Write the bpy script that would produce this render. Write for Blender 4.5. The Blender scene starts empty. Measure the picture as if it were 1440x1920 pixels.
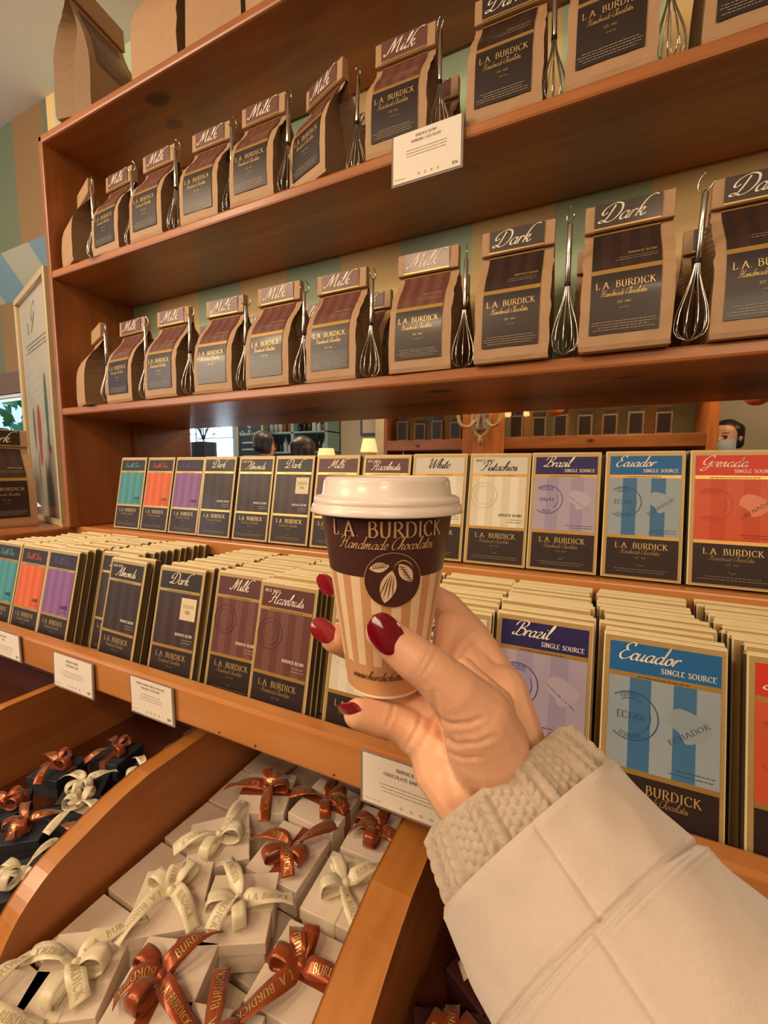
import bpy, bmesh, math, random
from mathutils import Vector, Matrix, noise
random.seed(7)
C = bpy.context.scene.collection
PI = math.pi
R = math.radians

# ------------------------------------------------------------------ camera, light, exposure
S_F, PITCH, YAW, ROLL = 780.0, -.1027, .4399, .0044
EYE = Vector((0, 0, 1.42))
fwd = Vector((-math.sin(YAW)*math.cos(PITCH), math.cos(YAW)*math.cos(PITCH), math.sin(PITCH)))
r0 = Vector((math.cos(YAW), math.sin(YAW), 0)); u0 = r0.cross(fwd)
RT = r0*math.cos(ROLL) + u0*math.sin(ROLL); UP = -r0*math.sin(ROLL) + u0*math.cos(ROLL)
cam = bpy.data.cameras.new('camera'); co = bpy.data.objects.new('camera', cam); C.objects.link(co)
cam.sensor_fit = 'VERTICAL'; cam.sensor_height = 36; cam.lens = 36*S_F/1920; cam.clip_start = .01; cam.clip_end = 60
m = Matrix((RT, UP, -fwd)).transposed().to_4x4(); m.translation = EYE; co.matrix_world = m
bpy.context.scene.camera = co
vs = bpy.context.scene.view_settings
vs.view_transform = 'Standard'; vs.look = 'None'; vs.exposure = -.66; vs.gamma = 1; vs.use_curve_mapping = False

wd = bpy.data.worlds.new('daylight'); bpy.context.scene.world = wd; wd.use_nodes = True
bg = wd.node_tree.nodes['Background']; bg.inputs[0].default_value = (.50, .74, 1.0, 1); bg.inputs[1].default_value = 2.2

def area(name, loc, target, size, power, color, sizey=None):
    l = bpy.data.lights.new(name, 'AREA'); l.energy = power; l.color = color; l.shape = 'RECTANGLE' if sizey else 'DISK'
    l.size = size
    if sizey: l.size_y = sizey
    o = bpy.data.objects.new(name, l); C.objects.link(o); o.location = loc
    o.rotation_euler = (Vector(target)-Vector(loc)).to_track_quat('-Z', 'Y').to_euler(); return o
WARM = (1.0, .74, .48)
area('ceiling_lamp_light', (-1.35, -.35, 2.47), (-.85, .55, 1.4), .30, 14.0, WARM)
area('ceiling_lamp_light', (-.62, -.80, 2.47), (-.35, .4, 1.2), .30, 13.0, WARM)
area('shop_fill', (-1.9, -1.1, 2.10), (-.5, .75, 1.8), 1.0, 26.0, (1.0, .80, .56), .5)  # added fill for the shop's general light, no fixture around it
area('shop_fill', (.75, -1.0, 2.0), (-.1, .78, 1.85), .7, 9.0, (1.0, .80, .56), .4)  # second added fill, from the right, also without a fixture
area('ceiling_lamp_light', (-2.4, -1.0, 2.47), (-2.2, -.8, 0), .30, 24.0, WARM)
area('ceiling_lamp_light', (.3, -.9, 2.47), (-.1, -1.3, 1.5), .30, 22.0, WARM)
area('ceiling_lamp_light', (1.05, -1.3, 2.47), (.9, -2.0, 1.4), .30, 16.0, WARM)  # lamp added to light the masked person in the mirror
area('ceiling_lamp_light', (-1.4, -1.5, 2.47), (-1.6, -2.3, 1.6), .30, 16.0, WARM)
area('ceiling_lamp_light', (-3.6, -1.9, 2.47), (-3.6, -1.9, 0), .30, 18.0, WARM)
area('window_daylight', (-4.8, -2.95, 1.7), (-3.5, -.5, 1.4), 1.0, 90.0, (.62, .80, 1.0), 1.3)
area('street_daylight', (-2.2, .95, 1.35), (-1.7, -.6, 2.6), .8, 7.0, (.70, .85, 1.0), .6)

# ------------------------------------------------------------------ helpers
def lin(h):
    if isinstance(h, str):
        h = h.lstrip('#'); c = [int(h[i:i+2], 16)/255 for i in (0, 2, 4)]
    else: c = list(h)
    return tuple((x/12.92 if x <= .04045 else ((x+.055)/1.055)**2.4) for x in c)
MC = {}
def mat(name, color, rough=.6, metal=0, noise_amt=0, nscale=40, bump=0, bscale=200, coat=0, sheen=0, sss=0, emit=None, es=1, alpha=None, spec=None):
    if name in MC: return MC[name]
    M = bpy.data.materials.new(name); M.use_nodes = True; nt = M.node_tree; b = nt.nodes['Principled BSDF']
    c = lin(color)+(1,); b.inputs['Base Color'].default_value = c; b.inputs['Roughness'].default_value = rough; b.inputs['Metallic'].default_value = metal
    if coat: b.inputs['Coat Weight'].default_value = coat; b.inputs['Coat Roughness'].default_value = .12
    if spec is not None: b.inputs['Specular IOR Level'].default_value = spec
    if sheen: b.inputs['Sheen Weight'].default_value = sheen; b.inputs['Sheen Roughness'].default_value = .5
    if sss:
        b.inputs['Subsurface Weight'].default_value = sss; b.inputs['Subsurface Radius'].default_value = (.012, .004, .002); b.inputs['Subsurface Scale'].default_value = .5
    if emit: b.inputs['Emission Color'].default_value = lin(emit)+(1,); b.inputs['Emission Strength'].default_value = es
    tc = nt.nodes.new('ShaderNodeTexCoord')
    if noise_amt:
        n = nt.nodes.new('ShaderNodeTexNoise'); n.inputs['Scale'].default_value = nscale; n.inputs['Detail'].default_value = 5
        nt.links.new(tc.outputs['Object'], n.inputs['Vector'])
        mp = nt.nodes.new('ShaderNodeMapRange'); mp.inputs['To Min'].default_value = 1-noise_amt; mp.inputs['To Max'].default_value = 1+noise_amt
        nt.links.new(n.outputs['Fac'], mp.inputs['Value'])
        mx = nt.nodes.new('ShaderNodeVectorMath'); mx.operation = 'SCALE'; mx.inputs[0].default_value = c[:3]
        nt.links.new(mp.outputs[0], mx.inputs['Scale']); nt.links.new(mx.outputs[0], b.inputs['Base Color'])
    if bump:
        n = nt.nodes.new('ShaderNodeTexNoise'); n.inputs['Scale'].default_value = bscale; n.inputs['Detail'].default_value = 3
        nt.links.new(tc.outputs['Object'], n.inputs['Vector'])
        bp = nt.nodes.new('ShaderNodeBump'); bp.inputs['Strength'].default_value = bump; bp.inputs['Distance'].default_value = .002
        nt.links.new(n.outputs['Fac'], bp.inputs['Height']); nt.links.new(bp.outputs[0], b.inputs['Normal'])
    MC[name] = M; return M

def wood(name, dark, light, axis=0, rough=.38, coat=.25, knots=True, grain=1.0):
    M = bpy.data.materials.new(name); M.use_nodes = True; nt = M.node_tree; N = nt.nodes; L = nt.links; b = N['Principled BSDF']
    b.inputs['Roughness'].default_value = rough; b.inputs['Coat Weight'].default_value = coat; b.inputs['Coat Roughness'].default_value = .25
    tc = N.new('ShaderNodeTexCoord'); mp = N.new('ShaderNodeMapping'); L.new(tc.outputs['Object'], mp.inputs['Vector'])
    sc = [14*grain]*3; sc[axis] = 1.3*grain; mp.inputs['Scale'].default_value = sc
    n1 = N.new('ShaderNodeTexNoise'); n1.inputs['Scale'].default_value = 1.0; n1.inputs['Detail'].default_value = 4; n1.inputs['Distortion'].default_value = 1.2
    L.new(mp.outputs[0], n1.inputs['Vector'])
    n2 = N.new('ShaderNodeTexNoise'); n2.inputs['Scale'].default_value = 6; n2.inputs['Detail'].default_value = 8; L.new(mp.outputs[0], n2.inputs['Vector'])
    ad = N.new('ShaderNodeMath'); ad.operation = 'MULTIPLY_ADD'; L.new(n2.outputs['Fac'], ad.inputs[0]); ad.inputs[1].default_value = .35; L.new(n1.outputs['Fac'], ad.inputs[2])
    cr = N.new('ShaderNodeValToRGB'); cr.color_ramp.elements[0].position = .45; cr.color_ramp.elements[1].position = .92
    cr.color_ramp.elements[0].color = lin(dark)+(1,); cr.color_ramp.elements[1].color = lin(light)+(1,)
    L.new(ad.outputs[0], cr.inputs[0]); out = cr.outputs[0]
    if knots:
        mk = N.new('ShaderNodeMapping'); L.new(tc.outputs['Object'], mk.inputs['Vector']); s = [9.0]*3; s[axis] = 4.6; mk.inputs['Scale'].default_value = s
        kn = N.new('ShaderNodeTexNoise'); kn.inputs['Scale'].default_value = 2.5; L.new(mk.outputs[0], kn.inputs['Vector'])
        kv = N.new('ShaderNodeVectorMath'); kv.operation = 'MULTIPLY_ADD'; L.new(kn.outputs['Color'], kv.inputs[0]); kv.inputs[1].default_value = (.22, .22, .22); L.new(mk.outputs[0], kv.inputs[2])
        vo = N.new('ShaderNodeTexVoronoi'); vo.inputs['Scale'].default_value = 1.0; L.new(kv.outputs[0], vo.inputs['Vector'])
        r = N.new('ShaderNodeMapRange'); r.inputs['From Min'].default_value = .08; r.inputs['From Max'].default_value = .15; r.inputs['To Min'].default_value = .85; r.inputs['To Max'].default_value = 0
        L.new(vo.outputs['Distance'], r.inputs['Value'])
        mx = N.new('ShaderNodeMix'); mx.data_type = 'RGBA'; L.new(r.outputs[0], mx.inputs['Factor']); L.new(out, mx.inputs['A']); mx.inputs['B'].default_value = lin('#3a130b')+(1,)
        out = mx.outputs['Result']
    L.new(out, b.inputs['Base Color'])
    bp = N.new('ShaderNodeBump'); bp.inputs['Strength'].default_value = .12; bp.inputs['Distance'].default_value = .001; L.new(n2.outputs['Fac'], bp.inputs['Height']); L.new(bp.outputs[0], b.inputs['Normal'])
    MC[name] = M; return M

class MB:
    def __init__(s): s.v = []; s.f = []; s.m = []; s.ms = []; s.sm = []
    def mi(s, M):
        if M not in s.ms: s.ms.append(M)
        return s.ms.index(M)
    def face(s, pts, M, smooth=False):
        k = len(s.v); s.v += [tuple(p) for p in pts]; s.f.append(tuple(range(k, k+len(pts)))); s.m.append(s.mi(M)); s.sm.append(smooth)
    def grid(s, rows, M, closed=False, smooth=True, capA=False, capB=False, mf=None):
        k = len(s.v); n = len(rows[0])
        for r in rows: s.v += [tuple(p) for p in r]
        i0 = s.mi(M) if M else 0
        for i in range(len(rows)-1):
            for j in range(n if closed else n-1):
                a = k+i*n+j; b = k+i*n+(j+1) % n
                s.f.append((a, b, b+n, a+n)); s.m.append(s.mi(mf(i, j)) if mf else i0); s.sm.append(smooth)
        if capA: s.f.append(tuple(k+j for j in range(n))[::-1]); s.m.append(i0); s.sm.append(False)
        if capB: s.f.append(tuple(k+(len(rows)-1)*n+j for j in range(n))); s.m.append(i0); s.sm.append(False)
    def box(s, x0, x1, y0, y1, z0, z1, M, T=None):
        P = [Vector(p) for p in ((x0,y0,z0),(x1,y0,z0),(x1,y1,z0),(x0,y1,z0),(x0,y0,z1),(x1,y0,z1),(x1,y1,z1),(x0,y1,z1))]
        if T: P = [T @ p for p in P]
        k = len(s.v); s.v += [tuple(p) for p in P]
        for f in ((0,3,2,1),(4,5,6,7),(0,1,5,4),(1,2,6,5),(2,3,7,6),(3,0,4,7)):
            s.f.append(tuple(k+i for i in f)); s.m.append(s.mi(M)); s.sm.append(False)
    def tube(s, pts, r, M, n=8, caps=True, closed=False):
        pts = [Vector(p) for p in pts]; rows = []; N0 = None; L = len(pts)
        for i, p in enumerate(pts):
            t = (pts[(i+1) % L]-pts[i-1]) if closed else (pts[min(i+1, L-1)]-pts[max(i-1, 0)])
            t.normalize()
            if N0 is None: N0 = t.orthogonal().normalized()
            N0 = (N0 - t*N0.dot(t)).normalized(); B = t.cross(N0)
            rr = r[i] if isinstance(r, (list, tuple)) else r
            rows.append([p+(N0*math.cos(a)+B*math.sin(a))*rr for a in [2*PI*k/n for k in range(n)]])
        if closed: rows.append(rows[0])
        s.grid(rows, M, closed=True, capA=caps and not closed, capB=caps and not closed)
    def lathe(s, prof, M, n=32, c=(0, 0, 0), mf=None, capA=False, capB=False):
        rows = [[(c[0]+r*math.cos(2*PI*k/n), c[1]+r*math.sin(2*PI*k/n), c[2]+z) for k in range(n)] for r, z in prof]
        s.grid(rows, M, closed=True, mf=mf, capA=capA, capB=capB)
    def build(s, name, parent=None, bevel=0, loc=None, seg=2):
        me = bpy.data.meshes.new(name); me.from_pydata(s.v, [], s.f)
        for M in s.ms: me.materials.append(M)
        me.polygons.foreach_set('material_index', s.m); me.polygons.foreach_set('use_smooth', s.sm); me.update()
        o = bpy.data.objects.new(name, me); C.objects.link(o)
        if parent: o.parent = parent
        if loc: o.location = loc
        if bevel:
            bm = bmesh.new(); bm.from_mesh(me); bmesh.ops.remove_doubles(bm, verts=bm.verts, dist=1e-6)
            ed = [e for e in bm.edges if len(e.link_faces) == 2 and e.calc_face_angle(0) > R(40)]
            bmesh.ops.bevel(bm, geom=ed, offset=bevel, segments=seg, profile=.5, affect='EDGES', clamp_overlap=True); bm.to_mesh(me); bm.free()
        return o
def tag(o, label=None, cat=None, group=None, kind=None):
    if label: o['label'] = label
    if cat: o['category'] = cat
    if group: o['group'] = group
    if kind: o['kind'] = kind
    return o
def empty(name, label=None, cat=None, loc=(0,0,0), rot=(0,0,0), group=None):
    o = bpy.data.objects.new(name, None); o.empty_display_size = .02; C.objects.link(o); o.location = loc; o.rotation_euler = rot
    return tag(o, label, cat, group)
def copy_tree(o, parent=None):
    c = o.copy(); C.objects.link(c); c.parent = parent
    for ch in o.children: copy_tree(ch, c)
    return c
def at(px, py, t):      # a point seen in direction (px, py) at depth t metres
    return EYE + (fwd + RT*((px-720)/S_F) - UP*((py-960)/S_F))*t
def catmull(p, n=4, closed=False):
    if len(p) < 3: return [Vector(q) for q in p]
    P = [Vector(q) for q in p]; P = [P[-1]]+P+[P[0], P[1]] if closed else [P[0]*2-P[1]]+P+[P[-1]*2-P[-2]]
    out = []
    for i in range(1, len(P)-2):
        for k in range(n):
            t = k/n; a, b, c, d = P[i-1], P[i], P[i+1], P[i+2]
            out.append(.5*((2*b)+(c-a)*t+(2*a-5*b+4*c-d)*t*t+(3*b-a-3*c+d)*t**3))
    if not closed: out.append(P[-2])
    return out

# ------------------------------------------------------------------ lettering: pen strokes.  'l' straight, 'c' curved
SERIF = {
'A':(.74,[('l',[(.04,0),(.36,1)]),('l',[(.36,1),(.70,0)]),('l',[(.16,.34),(.58,.34)]),('s',.04,0),('s',.70,0)]),
'B':(.62,[('l',[(.12,0),(.12,1)]),('c',[(.06,1),(.36,1),(.50,.78),(.36,.54),(.12,.54)]),('c',[(.12,.54),(.42,.54),(.58,.28),(.42,0),(.06,0)])]),
'C':(.70,[('c',[(.62,.80),(.56,.96),(.36,1.0),(.12,.78),(.08,.5),(.14,.2),(.36,0),(.56,.05),(.64,.2)])]),
'D':(.74,[('l',[(.12,0),(.12,1)]),('c',[(.05,1),(.34,1),(.60,.82),(.66,.5),(.60,.18),(.34,0),(.05,0)])]),
'E':(.56,[('l',[(.12,0),(.12,1)]),('l',[(.06,1),(.48,1),(.49,.84)]),('l',[(.12,.53),(.40,.53)]),('l',[(.06,0),(.48,0),(.52,.18)])]),
'G':(.74,[('c',[(.62,.80),(.56,.96),(.36,1.0),(.12,.78),(.08,.5),(.14,.2),(.36,0),(.56,.04),(.62,.1)]),('l',[(.62,.06),(.62,.42)]),('l',[(.50,.42),(.72,.42)])]),
'H':(.74,[('l',[(.12,0),(.12,1)]),('l',[(.62,0),(.62,1)]),('l',[(.12,.52),(.62,.52)]),('s',.12,0),('s',.12,1),('s',.62,0),('s',.62,1)]),
'I':(.28,[('l',[(.14,0),(.14,1)]),('s',.14,0),('s',.14,1)]),
'K':(.66,[('l',[(.12,0),(.12,1)]),('l',[(.12,.45),(.52,1)]),('l',[(.24,.60),(.64,0)]),('s',.12,0),('s',.12,1),('s',.54,1),('s',.62,0)]),
'L':(.54,[('l',[(.12,0),(.12,1)]),('l',[(.06,0),(.46,0),(.52,.2)]),('s',.12,1)]),
'M':(.86,[('l',[(.10,0),(.12,1)]),('l',[(.12,1),(.42,.08)]),('l',[(.42,.08),(.72,1)]),('l',[(.72,1),(.74,0)]),('s',.10,0),('s',.74,0)]),
'N':(.74,[('l',[(.12,0),(.12,1)]),('l',[(.12,1),(.62,0)]),('l',[(.62,0),(.62,1)]),('s',.12,0),('s',.10,1),('s',.62,1)]),
'O':(.78,[('c',[(.38,1),(.14,.85),(.07,.5),(.14,.15),(.38,0),(.62,.15),(.69,.5),(.62,.85),(.38,1)])]),
'Q':(.78,[('c',[(.38,1),(.14,.85),(.07,.5),(.14,.15),(.38,0),(.62,.15),(.69,.5),(.62,.85),(.38,1)]),('l',[(.42,.05),(.74,-.2)])]),
'R':(.66,[('l',[(.12,0),(.12,1)]),('c',[(.05,1),(.36,1),(.54,.76),(.36,.5),(.12,.5)]),('l',[(.30,.5),(.66,0)]),('s',.12,0)]),
'S':(.52,[('c',[(.44,.82),(.34,.98),(.16,.96),(.08,.76),(.20,.57),(.36,.44),(.46,.24),(.34,.03),(.16,.02),(.06,.2)])]),
'T':(.60,[('l',[(.30,0),(.30,1)]),('l',[(.04,.84),(.06,1),(.54,1),(.56,.84)]),('s',.30,0)]),
'U':(.72,[('c',[(.12,1),(.12,.4),(.18,.06),(.36,0),(.54,.06),(.60,.4),(.60,1)]),('s',.12,1),('s',.60,1)]),
'W':(1.0,[('l',[(.04,1),(.28,0)]),('l',[(.28,0),(.50,1)]),('l',[(.50,1),(.72,0)]),('l',[(.72,0),(.96,1)])]),
'Z':(.60,[('l',[(.06,.85),(.08,1),(.54,1),(.06,0),(.54,0),(.56,.16)])]),
'.':(.26,[('l',[(.12,.02),(.14,.06)])]),' ':(.36,[]),
'0':(.56,[('c',[(.28,.9),(.1,.75),(.06,.45),(.1,.15),(.28,0),(.46,.15),(.5,.45),(.46,.75),(.28,.9)])]),
'1':(.36,[('l',[(.18,0),(.18,.9)]),('l',[(.08,.78),(.18,.9)]),('s',.18,0)]),
'2':(.54,[('c',[(.08,.68),(.2,.9),(.4,.84),(.44,.6),(.26,.28),(.06,.02)]),('l',[(.06,.02),(.5,.02)])]),
'4':(.56,[('l',[(.38,0),(.38,.9)]),('l',[(.38,.9),(.04,.3)]),('l',[(.04,.3),(.52,.3)])]),
'6':(.54,[('c',[(.44,.9),(.2,.7),(.07,.35),(.14,.05),(.3,0),(.46,.16),(.46,.4),(.28,.52),(.1,.35)])]),
'7':(.50,[('l',[(.05,.88),(.46,.88)]),('l',[(.46,.88),(.18,0)])]),
'8':(.52,[('c',[(.26,.9),(.1,.72),(.26,.5),(.46,.25),(.26,0),(.06,.25),(.26,.5),(.42,.72),(.26,.9)])]),
'9':(.54,[('c',[(.44,.55),(.3,.38),(.1,.48),(.08,.72),(.26,.9),(.44,.78),(.46,.5),(.34,.15),(.12,0)])]),
'$':(.5,[('c',[(.42,.78),(.3,.9),(.1,.84),(.1,.6),(.4,.36),(.4,.1),(.2,0),(.06,.14)]),('l',[(.26,-.1),(.26,1)])]),
}
SC = {
'a':(.50,[('c',[(.38,.36),(.25,.43),(.08,.3),(.06,.1),(.17,0),(.33,.12),(.42,.42)]),('c',[(.42,.42),(.36,.1),(.42,0),(.52,.1)])]),
'c':(.32,[('c',[(.30,.33),(.2,.43),(.06,.28),(.07,.07),(.18,0),(.34,.1)])]),
'd':(.52,[('c',[(.38,.36),(.25,.43),(.08,.3),(.06,.1),(.17,0),(.33,.12),(.44,.6),(.46,1.0)]),('c',[(.46,1.0),(.37,.1),(.43,0),(.54,.1)])]),
'e':(.33,[('c',[(.06,.16),(.25,.26),(.25,.40),(.15,.43),(.05,.26),(.08,.05),(.2,0),(.35,.1)])]),
'f':(.3,[('c',[(0,.1),(.2,.6),(.3,.98),(.2,.9),(.1,.2),(.04,-.3),(.12,-.3),(.3,.1)])]),
'h':(.46,[('c',[(0,.1),(.2,.62),(.26,.96),(.18,.96),(.10,.5),(.05,0)]),('c',[(.05,.1),(.22,.42),(.33,.36),(.28,.08),(.35,0),(.47,.1)])]),
'i':(.25,[('c',[(0,.1),(.12,.42),(.09,.1),(.15,0),(.27,.1)]),('l',[(.14,.60),(.17,.65)])]),
'k':(.5,[('c',[(.74,1.02),(.52,1.06),(.30,.92),(.16,.55),(.06,0)]),('c',[(.07,.10),(.22,.40),(.36,.40),(.30,.25),(.14,.20)]),('c',[(.14,.20),(.26,.16),(.32,.0),(.42,.0),(.52,.12)])]),
'l':(.25,[('c',[(0,.1),(.2,.62),(.25,.96),(.17,.94),(.09,.5),(.08,.1),(.15,0),(.28,.1)])]),
'm':(.66,[('c',[(0,.1),(.09,.42),(.05,0)]),('c',[(.05,.1),(.2,.42),(.28,.36),(.24,0)]),('c',[(.24,.1),(.40,.42),(.48,.36),(.45,.08),(.52,0),(.66,.1)])]),
'n':(.46,[('c',[(0,.1),(.09,.42),(.05,0)]),('c',[(.05,.1),(.22,.42),(.31,.36),(.27,.08),(.33,0),(.47,.1)])]),
'o':(.42,[('c',[(.2,.43),(.07,.3),(.06,.08),(.17,0),(.32,.12),(.30,.34),(.2,.43),(.30,.32),(.44,.34)])]),
'p':(.44,[('c',[(0,.1),(.11,.42),(.02,-.4)]),('c',[(.06,.1),(.2,.42),(.33,.32),(.27,.03),(.12,.02)]),('c',[(.27,.03),(.36,.0),(.45,.1)])]),
'r':(.30,[('c',[(0,.1),(.10,.42),(.05,.2),(.02,0)]),('c',[(.04,.14),(.13,.34),(.22,.43),(.29,.36)]),('l',[(.26,.40),(.29,.35)])]),
'w':(.58,[('c',[(.02,.40),(.08,.40),(.06,.1),(.14,0),(.28,.38)]),('c',[(.28,.40),(.26,.08),(.34,0),(.48,.2),(.50,.42),(.58,.38)])]),
's':(.28,[('c',[(0,.08),(.15,.42),(.13,.28),(.22,.14),(.16,0),(.03,.04)]),('c',[(.16,0),(.22,.0),(.3,.1)])]),
't':(.27,[('c',[(0,.1),(.17,.82),(.09,.12),(.15,0),(.28,.1)]),('l',[(.02,.44),(.28,.46)])]),
'u':(.46,[('c',[(0,.1),(.09,.42),(.05,.1),(.14,0),(.28,.14),(.36,.42)]),('c',[(.36,.42),(.30,.1),(.36,0),(.47,.1)])]),
'z':(.36,[('c',[(.02,.38),(.14,.43),(.28,.40),(.06,.04),(.26,.0),(.38,.1)])]),
'A':(.82,[('c',[(-.1,.12),(.0,0),(.2,.2),(.62,1)]),('c',[(.62,1),(.60,.4),(.62,0),(.74,.05),(.84,.12)]),('c',[(.2,.34),(.4,.46),(.68,.42)])]),
'B':(.72,[('c',[(.36,.95),(.24,.3),(.10,.02),(-.06,.08),(.02,.2)]),('c',[(-.08,.68),(.04,.94),(.36,1.05),(.66,.94),(.6,.66),(.32,.52),(.62,.46),(.68,.18),(.42,0),(.14,.06)])]),
'C':(.62,[('c',[(.58,.80),(.62,.98),(.44,1.0),(.16,.74),(.06,.34),(.2,.02),(.44,.04),(.64,.22)])]),
'D':(.92,[('c',[(.40,.93),(.30,.4),(.16,.06),(-.04,.02),(-.10,.12),(.10,.14),(.34,0),(.66,.1),(.86,.5),(.74,.92),(.34,1.04),(-.04,.84),(-.12,.54),(.02,.46),(.14,.58)])]),
'E':(.62,[('c',[(.56,.84),(.56,1.0),(.36,1.02),(.18,.84),(.28,.58),(.42,.55),(.22,.54),(.04,.3),(.14,.04),(.38,0),(.64,.2)])]),
'G':(.78,[('c',[(.62,.82),(.6,1.0),(.4,1.0),(.12,.74),(.06,.4),(.2,.18),(.46,.24),(.64,.52)]),('c',[(.66,.54),(.58,.0),(.36,-.36),(.1,-.3),(.3,-.06),(.76,.12)])]),
'H':(.86,[('c',[(-.06,.72),(.08,.96),(.34,1),(.24,.3),(.10,.02),(-.04,.1)]),('c',[(.86,1.02),(.68,.8),(.58,.2),(.64,0),(.78,.02),(.88,.12)]),('c',[(.06,.46),(.36,.56),(.7,.5)])]),
'M':(1.0,[('c',[(-.12,.16),(-.02,.02),(.12,.14),(.24,.6),(.38,1)]),('c',[(.38,1),(.40,.5),(.38,.06)]),('c',[(.38,.06),(.56,.6),(.80,1)]),('c',[(.80,1),(.76,.4),(.78,.04),(.90,.02),(1.02,.12)])]),
'P':(.66,[('c',[(.36,.92),(.24,.3),(.10,.02),(-.06,.08)]),('c',[(-.10,.66),(.04,.94),(.38,1.05),(.68,.92),(.62,.6),(.36,.46),(.2,.54)])]),
'W':(1.0,[('c',[(-.06,.78),(.06,.98),(.18,.9),(.16,.4),(.22,.0)]),('c',[(.22,.0),(.44,.5),(.60,.96)]),('c',[(.60,.96),(.58,.4),(.62,.0)]),('c',[(.62,.0),(.84,.4),(1.0,.9),(1.14,1.0)])]),
' ':(.26,[]),'.':(.2,[('l',[(.05,.0),(.08,.04)])]),
}
for k_, w_ in zip('bgv', 'hpn'): SC[k_] = SC[w_]
def strokes(s, font):
    x = 0; out = []
    F = SERIF if font == 'serif' else SC
    for ch in s:
        w, st = F.get(ch, F[' '])
        for q in st:
            if q[0] == 's':
                out.append((False, [(x+q[1]-.09, q[2]), (x+q[1]+.09, q[2])]))
            else:
                pts = [(x+a, b) for a, b in q[1]]
                if font == 'script': pts = [(a+.42*b, b) for a, b in pts]
                out.append((q[0] == 'c', pts))
        x += w + (.10 if font == 'serif' else -.005)
    return x, out
def text(mb, s, font, cx, cy, height, M, fn, width=None, align='c', weight=1.0, n=3, maxw=None):
    """lay a word out with its baseline middle at (cx, cy); fn(u, v) gives the 3-D point"""
    W, st = strokes(s, font)
    kx = height
    if width: kx = width/W
    if maxw and W*kx > maxw: height *= maxw/(W*kx); kx = maxw/W
    off = cx - (W*kx/2 if align == 'c' else (W*kx if align == 'r' else 0))
    a, b, ph = (.062, .018, R(12)) if font == 'serif' else (.052, .014, R(-30) if False else R(20))
    a *= weight; b *= weight
    e1 = (math.cos(ph), math.sin(ph)); e2 = (-e1[1], e1[0])
    for cur, pts in st:
        P = catmull([(p[0], p[1], 0) for p in pts], n) if cur else [Vector((p[0], p[1], 0)) for p in pts]
        L = []; Rr = []
        for i, p in enumerate(P):
            t = (P[min(i+1, len(P)-1)]-P[max(i-1, 0)])
            if t.length < 1e-6: t = Vector((1, 0, 0))
            t.normalize(); nx, ny = -t.y, t.x
            h = math.hypot(a*(nx*e1[0]+ny*e1[1]), b*(nx*e2[0]+ny*e2[1]))
            L.append(fn(off+(p.x+nx*h)*kx, cy+(p.y+ny*h)*height)); Rr.append(fn(off+(p.x-nx*h)*kx, cy+(p.y-ny*h)*height))
        mb.grid([Rr, L], M, smooth=False)
def quad(mb, x0, x1, y0, y1, M, fn, nx=1, ny=1):
    rows = [[fn(x0+(x1-x0)*i/nx, y0+(y1-y0)*j/ny) for i in range(nx+1)] for j in range(ny+1)]
    mb.grid(rows, M, smooth=ny > 1)
def lines(mb, x0, x1, y0, dy, k, M, fn, h=.0006, align='l'):
    for i in range(k):
        w = (x1-x0)*random.uniform(.72, 1.0); a = x0 if align == 'l' else (x1-w if align == 'r' else (x0+x1-w)/2)
        u = a
        while u < a+w-.001:
            q = random.uniform(.0015, .005); quad(mb, u, min(u+q, a+w), y0-i*dy, y0-i*dy+h, M, fn); u += q+.0009
def ring(mb, cx, cy, r, wdt, M, fn, a0=0, a1=360, n=36):
    A = [R(a0+(a1-a0)*i/n) for i in range(n+1)]
    mb.grid([[fn(cx+(r-wdt)*math.cos(a), cy+(r-wdt)*math.sin(a)) for a in A], [fn(cx+r*math.cos(a), cy+r*math.sin(a)) for a in A]], M, smooth=False)
def arc_text(mb, s, cx, cy, r, h, M, fn, mid=90, down=False):
    W, _ = strokes(s, 'serif'); k = h
    def g(u, v):
        a = R(mid) + (u/r if down else -u/r); q = (r-v) if down else (r+v)
        return fn(cx+q*math.cos(a), cy+q*math.sin(a))
    text(mb, s, 'serif', 0, 0, h, M, g, n=2)

# ------------------------------------------------------------------ materials
PINE = wood('stained_pine_lengthwise', '#8a4c22', '#b5713a', 0)
PINEY = wood('stained_pine_depthwise', '#8a4c22', '#b5713a', 1, knots=False)
PINEZ = wood('stained_pine_upright', '#85481f', '#ab6833', 2)
RAILW = wood('honey_maple', '#b5713a', '#cf8c4e', 0, knots=False, rough=.3, coat=.4)
DIVW = wood('divider_board', '#a5662c', '#c68540', 1, knots=False, rough=.35)
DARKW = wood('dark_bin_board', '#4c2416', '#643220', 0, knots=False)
KRAFT = mat('kraft_paper', '#b28e6a', .62, noise_amt=.06, nscale=60, bump=.25, bscale=120)
KRAFTD = mat('shaded_kraft', '#86684a', .65, noise_amt=.06, nscale=60, bump=.25, bscale=120)  # bag sides darkened in colour to stand in for their shade
GOLD = mat('gold_band', '#c79f58', .32, metal=.55)
GOLDT = mat('gold_lettering', '#d8b878', .35, metal=.35)
CREAM = mat('cream_print', '#efe4cf', .5)
DBROWN = mat('dark_brown_label', '#2b1d1b', .38, coat=.15)
DPLUM = mat('dark_plum_label', '#33231f', .42, coat=.15)
DPLUM2 = mat('dark_plum_stripe', '#3d2a25', .42, coat=.15)
MILKL = mat('milk_brown_label', '#6a4039', .38, coat=.2)
MILKL2 = mat('milk_brown_stripe', '#784c44', .38, coat=.2)
LINEC = mat('fine_print', '#b7a78c', .5)
DKLINE = mat('dark_fine_print', '#4b3b33', .6)
STEEL = mat('polished_steel', '#cfcac2', .16, metal=1.0)
RUBB = mat('dark_rubber', '#1c1714', .6)
WHITEP = mat('card_white', '#efe6d8', .55)
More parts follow.
